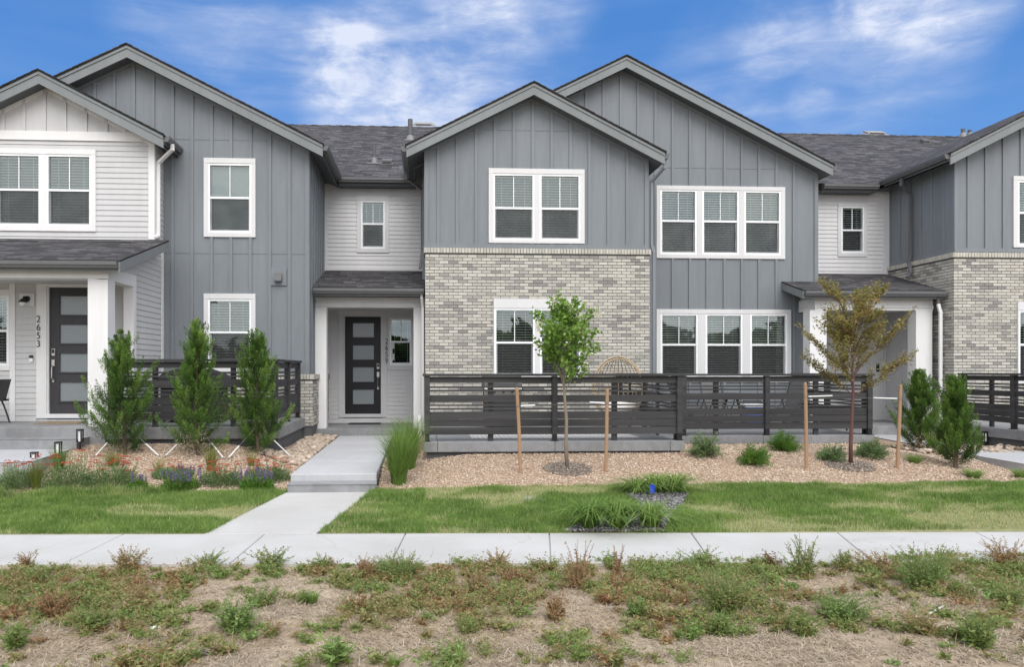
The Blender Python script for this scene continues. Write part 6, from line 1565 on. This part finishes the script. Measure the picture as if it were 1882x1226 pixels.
# daylilies
DL = [('broad green daylily clump at the sidewalk, left of three', 1082, 974, 920, 92, 81, .30), ('green daylily clump at the sidewalk, middle of three', 1135, 974, 922, 84, 82, .36), ('yellow-green daylily clump at the sidewalk, right of three', 1197, 972, 924, 92, 83, .62),
      ('daylily clump left of the blue marker flag', 1170, 909, 880, 62, 84, .55), ('daylily clump just behind the blue marker flag', 1205, 908, 872, 68, 85, .58), ('daylily clump right of the blue marker flag', 1240, 907, 870, 70, 86, .6)]
for lab, px, pb, pt, w, sd_, tc in DL: tuft('daylily', lab, 'daylily', px, pb, pt, w * 1.1, 170, 'reed_blade', sd_, 'daylilies in the dark rock strip', (.011, .019), 1.25, 6, .95, tc, 1.6, .25)
# fine grasses in the beds
FG = [('olive feather grass in the red flower patch at the left photo edge', 67, 901, 838, 40, 260, .35, 'feather_blade', 91), ('green fine grass tuft in front of the path light by the left step', 108, 866, 812, 48, 260, .25, 'reed_blade', 92), ('pale green fine grass tuft below the leftmost juniper', 208, 858, 822, 50, 240, .5, 'feather_blade', 93),
      ('straw coloured thin grass tuft between the left and middle junipers', 292, 868, 836, 36, 120, .9, 'feather_blade', 94), ('yellow-green feather grass below the middle juniper', 388, 866, 814, 42, 240, .45, 'feather_blade', 95), ('small yellow feather grass below the juniper nearest the walk', 462, 858, 822, 34, 140, .6, 'feather_blade', 96),
      ('low green grass mound under the juniper by the right porch', 1681, 851, 833, 44, 420, .55, 'reed_blade', 97), ('low green grass mound in front of the tallest juniper', 1789, 879, 859, 52, 460, .55, 'reed_blade', 98), ('low green grass mound at the right photo edge', 1876, 880, 858, 40, 400, .55, 'reed_blade', 99), ('thin arching grass tuft on the right patio', 1880, 800, 768, 50, 60, .6, 'reed_blade', 100)]
for lab, px, pb, pt, w, n, tc, m, sd_ in FG: tuft('ornamental_grass', lab, 'ornamental grass', px, pb, pt, w, n, m, sd_, 'fine grasses in the gravel beds', (.0025, .005), .5, 4, .15, tc)

def flowers(name, label, px, pb, pt, wpx, nst, seed, leaf_m, fl, m_fl, fname, basal=.5, group=None):
    rg = np.random.default_rng(seed); x, y, z, S = base_at(px, pb); Ht = (pb - pt) / S; Rm = wpx / S / 2
    t = thing(name, label, name.replace('_', ' '), (x, y, z), group)
    mb = MB(); pos, dr, ti, sz = [], [], [], []
    heads = []
    for i in range(nst):
        a = rg.uniform(0, 2 * np.pi); r0 = Rm * .6 * math.sqrt(rg.random()); h = Ht * rg.uniform(.55, 1.0); lean = Rm * rg.uniform(0, .5)
        b0 = np.array([x + math.cos(a) * r0, y + math.sin(a) * r0 * .7, 0]); b0[2] = float(G(b0[0], b0[1])); top = b0 + np.array([math.cos(a) * lean, math.sin(a) * lean * .7, h]); mid = (b0 + top) / 2 + rg.normal(scale=.012, size=3)
        mb.tube([b0, mid, top], [.004, .0035, .0025], 4, cap=False); heads.append(top)
        k = 26; u = rg.uniform(.0, .85, (k, 1)); pos.append(b0 * (1 - u) + top * u + rg.normal(scale=.012, size=(k, 3))); dr.append(rg.normal(size=(k, 3)) + np.array([0, 0, .5])); ti.append(rg.normal(.55, .2, k)); sz.append(rg.uniform(.015, .035, k))
    n = int(2200 * basal); a = rg.uniform(0, 2 * np.pi, n); r_ = Rm * .85 * np.sqrt(rg.random(n)); X, Y = x + r_ * np.cos(a), y + r_ * np.sin(a) * .7; hh = Ht * .42 * basal * 1.6 * np.sqrt(np.clip(1 - (r_ / Rm) ** 2, .05, 1))
    pos.append(np.stack([X, Y, G(X, Y) + hh * rg.random(n)], -1)); dr.append(np.stack([np.cos(a), np.sin(a), np.full(n, .9)], -1) + rg.normal(scale=.5, size=(n, 3))); ti.append(rg.normal(.45, .2, n)); sz.append(rg.uniform(.025, .05, n))
    mb.build('stems', 'stem_green', t); pos, dr, ti, sz = map(np.concatenate, (pos, dr, ti, sz))
    leaf_obj('foliage', leaves(pos, dr, sz, sz * .3), ti, leaf_m, t)
    for hd in heads[:fl]:
        if fname == 'flower_head':
            r_ = rg.uniform(.022, .042); k = 90; a = rg.uniform(0, 2 * np.pi, k); q = r_ * np.sqrt(rg.random(k)); pp = np.stack([hd[0] + q * np.cos(a), hd[1] + q * np.sin(a), hd[2] + .012 * (1 - (q / r_) ** 2) + rg.uniform(0, .004, k)], -1); dd = np.stack([np.cos(a), np.sin(a), np.full(k, .35)], -1)
            leaf_obj('flower_head', leaves(pp, dd, .010, .009), np.clip(rg.normal(rg.uniform(.3, .7), .2, k), 0, 1), m_fl, t)
        else:
            k = 60; u = rg.random(k); pp = np.stack([hd[0] + rg.normal(0, .005, k), hd[1] + rg.normal(0, .005, k), hd[2] - .10 * u + .03], -1)
            leaf_obj('flower_spike', leaves(pp, rg.normal(size=(k, 3)) + np.array([0, 0, .4]), .016, .011), rg.uniform(0, 1, k), m_fl, t)
plain('stem_green', (0.14, 0.20, 0.06), 0.7)
YA = 'red flowering yarrow in the left bed'; SA = 'purple salvia in the left bed'
for lab, px, pb, pt, w, ns, fl, sd_ in (('yarrow with few orange-red heads at the left photo edge', 28, 899, 843, 96, 40, 16, 101), ('full yarrow clump with red heads right of the olive feather grass', 125, 897, 828, 110, 50, 24, 102), ('wide yarrow clump with red heads below the leftmost juniper', 205, 893, 838, 112, 46, 28, 103), ('yarrow with red heads between the two purple salvias', 408, 892, 848, 92, 42, 24, 104), ('deep red yarrow by the front steps, behind the right salvia', 492, 884, 844, 92, 44, 36, 105), ('sparse yarrow sprigs below the middle juniper', 318, 878, 850, 84, 24, 14, 106)):
    flowers('yarrow', lab, px, pb, pt, w, ns, sd_, 'sage_leaf', fl, 'red_flower', 'flower_head', .85, YA)
for lab, px, pb, pt, w, ns, fl, sd_ in (('small purple salvia at the lawn edge, leftmost of three', 253, 901, 872, 38, 14, 8, 111), ('large purple salvia at the lawn edge, middle of three', 332, 900, 860, 74, 32, 24, 112), ('large purple salvia nearest the front steps', 472, 902, 862, 72, 32, 24, 113)):
    flowers('salvia', lab, px, pb, pt, w, ns, sd_, 'shrub_leaf', fl, 'purple_flower', 'flower_spike', .8, SA)

# blue utility flag, irrigation lid
x, y, z = onG(1199, 916); t = thing('marker_flag', 'small blue plastic marker flag among the daylilies', 'flag', (x, y, z))
mb = MB(); mb.tube([(x, y, z), (x - .01, y, z + .17)], .002, 5); mb.build('wire', 'wire_grey', t)
mb = MB(); mb.add([(x - .045, y - .01, z + .17), (x + .0, y + .015, z + .185), (x + .03, y - .012, z + .165), (x + .025, y - .01, z + .07), (x, y + .01, z + .06), (x - .035, y - .005, z + .075)], [(0, 1, 4, 5), (1, 2, 3, 4)])
fl = mb.build('flag', 'flag_blue', t); m_ = fl.modifiers.new('thickness', 'SOLIDIFY'); m_.thickness = .002
x, y, z = onG(982, 919); mb = MB(); mb.lathe((x, y, z), [(.001, .025), (.15, .022), (.16, .01), (.165, -.05)], 20); o = mb.build('valve_lid', 'concrete_slab', None); tag(o, 'pale round valve lid set into the right lawn', 'valve lid')

# ------------------------------------------------------------------ weeds on the dirt verge
def weed_geo(rg, x, y, z, Ht, Rm, nst, tc, lsz, leafy):
    pos, dr, ti, sz, st = [], [], [], [], []
    for i in range(nst):
        a = rg.uniform(0, 2 * np.pi); h = Ht * rg.uniform(.35, 1.0); ln = Rm * rg.uniform(.25, 1.0)
        b0 = np.array([x + rg.normal(0, Rm * .18), y + rg.normal(0, Rm * .15), z]); top = b0 + np.array([math.cos(a) * ln, math.sin(a) * ln * .8, h]); mid = b0 + (top - b0) * .5 + np.array([-math.cos(a), -math.sin(a), .3]) * ln * .15
        st.append((b0, mid, top)); k = leafy; u = rg.uniform(.08, 1.0, (k, 1)); pp = (1 - u) ** 2 * b0 + 2 * u * (1 - u) * mid + u * u * top
        al = rg.uniform(0, 2 * np.pi, k); pos.append(pp); dr.append(np.stack([np.cos(al), np.sin(al), rg.uniform(-.3, .9, k)], -1)); tt = rg.normal(tc, .09); ti.append(tt + rg.normal(0, .08, k) - .12 * (u[:, 0] - .5) * (tc < .7)); sz.append(rg.uniform(.5, 1.3, k) * lsz * (1.25 - .7 * u[:, 0]))
    return (*map(np.concatenate, (pos, dr, ti, sz)), st)
def weed(label, px, pb, pt, wpx, nst, tc, seed, lsz=.035, leafy=16, m='weed_leaf', wid=.34, name='weed'):
    rg = np.random.default_rng(seed + 500); x, y, z = onD(px, pb); S = F / (x * ST + y * CT)
    p, d, ti, sz, st = weed_geo(rg, x, y, z, (pb - pt) / S, wpx / S / 2, nst, tc, lsz, leafy)
    t = thing(name, label, 'weed', (x, y, z), 'weeds on the dirt verge')
    mb = MB()
    for q in st: mb.tube(q, [.003, .0025, .0015], 4, cap=False)
    mb.build('stems', 'stem_green' if tc > .5 else 'stem_tan', t); leaf_obj('leaves', leaves(p, d, sz, sz * wid, .2), np.clip(ti, 0, 1), m, t)
plain('stem_tan', (0.30, 0.20, 0.11), 0.8)
WD = [('brown dried weed standing at the sidewalk edge, leftmost in the photo', 70, 1037, 1000, 48, 14, .18, .03), ('half-green, half-brown tall weed at the sidewalk edge below the left lawn corner', 235, 1050, 1000, 76, 20, .42, .035),
      ('green weed at the sidewalk edge below the front walk, with a grassy left side', 380, 1045, 1012, 84, 18, .66, .03), ('leafy green weed at the sidewalk edge, right of the front walk line', 498, 1045, 1005, 86, 22, .6, .034), ('small pale green weed at the sidewalk edge with thin stems', 592, 1052, 1016, 62, 16, .6, .03),
      ('rusty brown weed left of a spreading green mat at the sidewalk edge', 668, 1062, 1020, 62, 16, .12, .03), ('spreading green mat weed at the sidewalk edge, with rust tips', 735, 1062, 1016, 118, 40, .78, .026), ('olive branching weed at the sidewalk edge near the photo middle', 915, 1042, 1006, 70, 16, .45, .03),
      ('tallest weed of the verge, brown stem crossing the sidewalk', 1066, 1085, 992, 58, 14, .25, .036), ('thin brown upright weed right of the tallest weed', 1136, 1058, 1001, 30, 6, .24, .036), ('grey-green weed mat at the sidewalk edge below a slab joint', 1290, 1044, 1006, 88, 22, .58, .03),
      ('tall jagged green weed at the sidewalk edge right of the red weed', 1475, 1062, 984, 84, 22, .55, .04), ('green weed with upright stems between two taller clumps on the right', 1548, 1050, 1010, 46, 12, .66, .035), ('rusty weed right of the upright green weed', 1620, 1052, 1010, 78, 20, .2, .03),
      ('largest bushy green weed clump of the verge, far right', 1700, 1085, 1000, 130, 55, .72, .032), ('rusty brown weed clump at the right photo edge', 1850, 1042, 990, 100, 30, .15, .032), ('bright green leafy weed in the left middle of the dirt', 432, 1160, 1100, 92, 36, .9, .045),
      ('dark green weed behind the bright leafy one', 480, 1115, 1078, 86, 22, .66, .035), ('rusty dried weed patch at the left of the dirt', 100, 1135, 1084, 84, 24, .16, .035), ('green weed with pale stems left of centre-left', 170, 1160, 1105, 70, 18, .62, .032),
      ('long leaved green weed at the bottom edge, left of centre', 622, 1224, 1166, 62, 12, .85, .09), ('wide bright green mat weed right of centre', 1545, 1140, 1088, 130, 60, .86, .03), ('yellow-olive bushy weed right of centre', 1330, 1120, 1046, 150, 55, .52, .032),
      ('dark green weed below the yellow-olive bush', 1325, 1168, 1118, 76, 20, .7, .036), ('grey-green weed in a net scrap, right of centre', 1172, 1135, 1098, 64, 22, .78, .034), ('olive and rust weed left of the tallest weed', 880, 1090, 1045, 70, 22, .42, .034),
      ('rusty weed just left of the tallest weed', 935, 1075, 1045, 64, 20, .2, .032), ('brown curled weed in the middle of the dirt', 1020, 1140, 1088, 56, 16, .24, .036), ('pale green tall weed at the right, above a pale stick', 1800, 1190, 1120, 100, 26, .72, .045),
      ('green weed at the lower left photo edge', 30, 1195, 1140, 76, 20, .7, .04), ('olive weed at the left edge below the rusty patch', 75, 1075, 1040, 70, 16, .6, .03), ('rust tipped weed on the left of the verge, inner row', 250, 1115, 1070, 70, 18, .35, .032),
      ('low green weed patch left of centre, inner row', 560, 1110, 1085, 56, 16, .66, .03), ('yellow-green low weed below the spreading mat', 770, 1100, 1070, 76, 20, .6, .028), ('green weed tuft near the photo middle, low in the dirt', 860, 1165, 1130, 50, 14, .55, .034),
      ('right edge olive weed, inner row', 1860, 1110, 1060, 80, 22, .6, .034), ('brown and green weed left of the far right pale weed', 1690, 1165, 1120, 110, 24, .5, .036), ('green weed right of the dark green one, lower right', 1480, 1170, 1125, 70, 18, .6, .036)]
for i, (lab, px, pb, pt, w, ns, tc, ls) in enumerate(WD): weed(lab, px, pb, pt, w, int(ns * 1.9), tc, i, ls, 24 if ls < .08 else 7)
weed('dark red weed at the sidewalk edge, right of the photo middle', 1415, 1040, 1008, 48, 14, .5, 77, .04, 14, 'red_weed_leaf')
for lab, px, pb, pt, w, n, sd_ in (('green grass tuft at the bottom edge near the photo middle', 845, 1222, 1188, 56, 60, 121), ('pale grass tuft at the bottom edge, left of the middle one', 725, 1226, 1200, 50, 40, 122), ('fine green grass tuft in the dirt left of centre', 575, 1112, 1080, 44, 90, 123)):
    rg = np.random.default_rng(sd_); x, y, z = onD(px, pb); S = F / (x * ST + y * CT); a = rg.uniform(0, 6.28, n); h = (pb - pt) / S * rg.uniform(.5, 1, n)
    V, f = straps(np.stack([x + .02 * np.cos(a), y + .02 * np.sin(a), np.full(n, z)], -1), a, h, h, w / S / 2 * rg.uniform(.3, 1, n), rg.uniform(.005, .011, n), 4, .3)
    tag(np_mesh('grass_tuft', V, f, rg.uniform(.2, .7, n), 'reed_blade'), lab, 'grass tuft', 'grass tufts on the dirt verge')
def ground_cover():
    rg = np.random.default_rng(9); P_, D_, T_, S_ = [], [], [], []
    n = 5000; X, Y = rg.uniform(-6.4, 7, n), rg.uniform(4.3, 6.62, n); dn = fbm(X * .9, Y * 1.3, 71, 3); kind = fbm(X * .8 + 5, Y * 1.1, 75, 2)
    for x, y, q, kd in zip(X, Y, dn, kind):
        if rg.random() > sst(.33, .56, q + (.12 if y > 6.15 else .05 if y > 5.4 else -.03)) * .62 + .06 or (y < 4.85 and rg.random() < .75): continue
        z = float(dirt_z(x, y)); big = rg.random()
        hh, rr, ns = (rg.uniform(.03, .09), rg.uniform(.05, .13), rg.integers(4, 10)) if big < .62 else (rg.uniform(.07, .17), rg.uniform(.09, .22), rg.integers(9, 20))
        tc = float(np.clip(rg.normal(.47 + .7 * (kd - .25), .17), .14, .92))
        p, d, ti, sz, st = weed_geo(rg, x, y, z, hh, rr, int(ns), tc, rg.uniform(.026, .052), 12)
        P_.append(p); D_.append(d); T_.append(ti); S_.append(sz)
        if rg.random() < .35:              # thin dead grass standing among the leaves
            k = 14; P_.append(np.stack([x + rg.normal(0, rr * .6, k), y + rg.normal(0, rr * .5, k), np.full(k, z)], -1)); D_.append(rg.normal(size=(k, 3)) * np.array([.8, .8, .2]) + np.array([0, 0, .8])); T_.append(rg.uniform(.28, .42, k)); S_.append(rg.uniform(.09, .15, k))
    P_, D_, T_, S_ = map(np.concatenate, (P_, D_, T_, S_))
    stuff(np_mesh('weed_cover', leaves(P_, D_, S_, np.where(S_ > .085, .004, S_ * .38), .2), LEAF, np.clip(T_, 0, 1), 'weed_leaf'), 'low mixed weeds covering the dirt verge', 'ground cover')
ground_cover()
# litter on the verge
def rag(label, px, py):
    rg = np.random.default_rng(5); x, y, z = onD(px, py); n, m = 16, 7
    mb = MB(); vs = []
    for i in range(n):
        for j in range(m):
            u, v = i / (n - 1), j / (m - 1); w = .25 + .75 * u
            vs.append((x - .17 + .26 * u + rg.normal(0, .006), y + (v - .5) * .11 * w + rg.normal(0, .006), z + .006 + .045 * u * u * abs(math.sin(7 * u + 6 * v)) + abs(rg.normal(0, .010)) * w))
    mb.add(vs, [(i * m + j, i * m + j + 1, (i + 1) * m + j + 1, (i + 1) * m + j) for i in range(n - 1) for j in range(m - 1)])
    o = mb.build('plastic_scrap', 'plastic_sheet', None, smooth=False); tag(o, label, 'plastic scrap'); q = o.modifiers.new('thickness', 'SOLIDIFY'); q.thickness = .002
rag('crumpled black plastic scrap on the dirt near the bottom left', 378, 1208)
def pebble(label, px, py, s, m):
    x, y, z = onD(px, py); n = 1; o = round_stones('stone', np.array([[x, y, z + s * .3]]), np.array([s]), np.array([.8]), m, .6); tag(o, label, 'stone')
pebble('white stone in the dirt left of the bright green weed', 282, 1157, .028, 'white_plastic'); pebble('pale round stone near the sidewalk edge, above the green patch', 468, 1050, .024, 'cobble'); pebble('bright white stone on the right side of the dirt', 1784, 1092, .026, 'white_plastic')
x, y, z = onD(895, 1105); x2, y2, z2 = onD(972, 1115)
mb = MB(); mb.tube([(x, y, z + .015), ((x + x2) / 2, (y + y2) / 2 + .01, (z + z2) / 2 + .03), (x2, y2, z2 + .012)], [.007, .009, .006], 6); mb.tube([((x + x2) / 2 - .08, (y + y2) / 2 + .06, z + .02), ((x + x2) / 2 + .03, (y + y2) / 2, z + .025)], .005, 5); o = mb.build('twig', 'bark_grey', None); tag(o, 'forked grey twig lying in the middle of the dirt', 'twig')
x, y, z = onD(1698, 1138); x2, y2, z2 = onD(1735, 1120); mb = MB(); mb.tube([(x, y, z + .01), ((x + x2) / 2, (y + y2) / 2, (z + z2) / 2 + .02), (x2, y2, z2 + .02)], [.008, .008, .006], 6); o = mb.build('stick', 'straw_pale', None) if False else mb.build('stick', 'cushion', None); tag(o, 'pale bare stick lying on the right of the dirt', 'stick')

# the wooded edge across the field, mirrored in the ground floor windows
def far_trees():
    rg = np.random.default_rng(3); n = 60000; X = rg.uniform(-75, 85, n); top = 4.0 + 3.6 * fbm(X * .09, X * 0, 81, 3) + 2.5 * (vnoise(X * .35, X * 0, 82) - .5)
    Z = top * rg.random(n) ** .8; Y = -48 - rg.uniform(0, 5, n) + 1.5 * np.sin(X * .4)
    p = np.stack([X, Y, Z], -1); s = rg.uniform(.6, 1.3, n)
    stuff(np_mesh('far_woods', leaves(p, rg.normal(size=(n, 3)), s, s * .7, .2), LEAF, np.clip(rg.normal(.35, .2, n), 0, 1), 'juniper_leaf'), 'dark green wooded edge across the field, mirrored in the lower windows', 'woods')
far_trees()
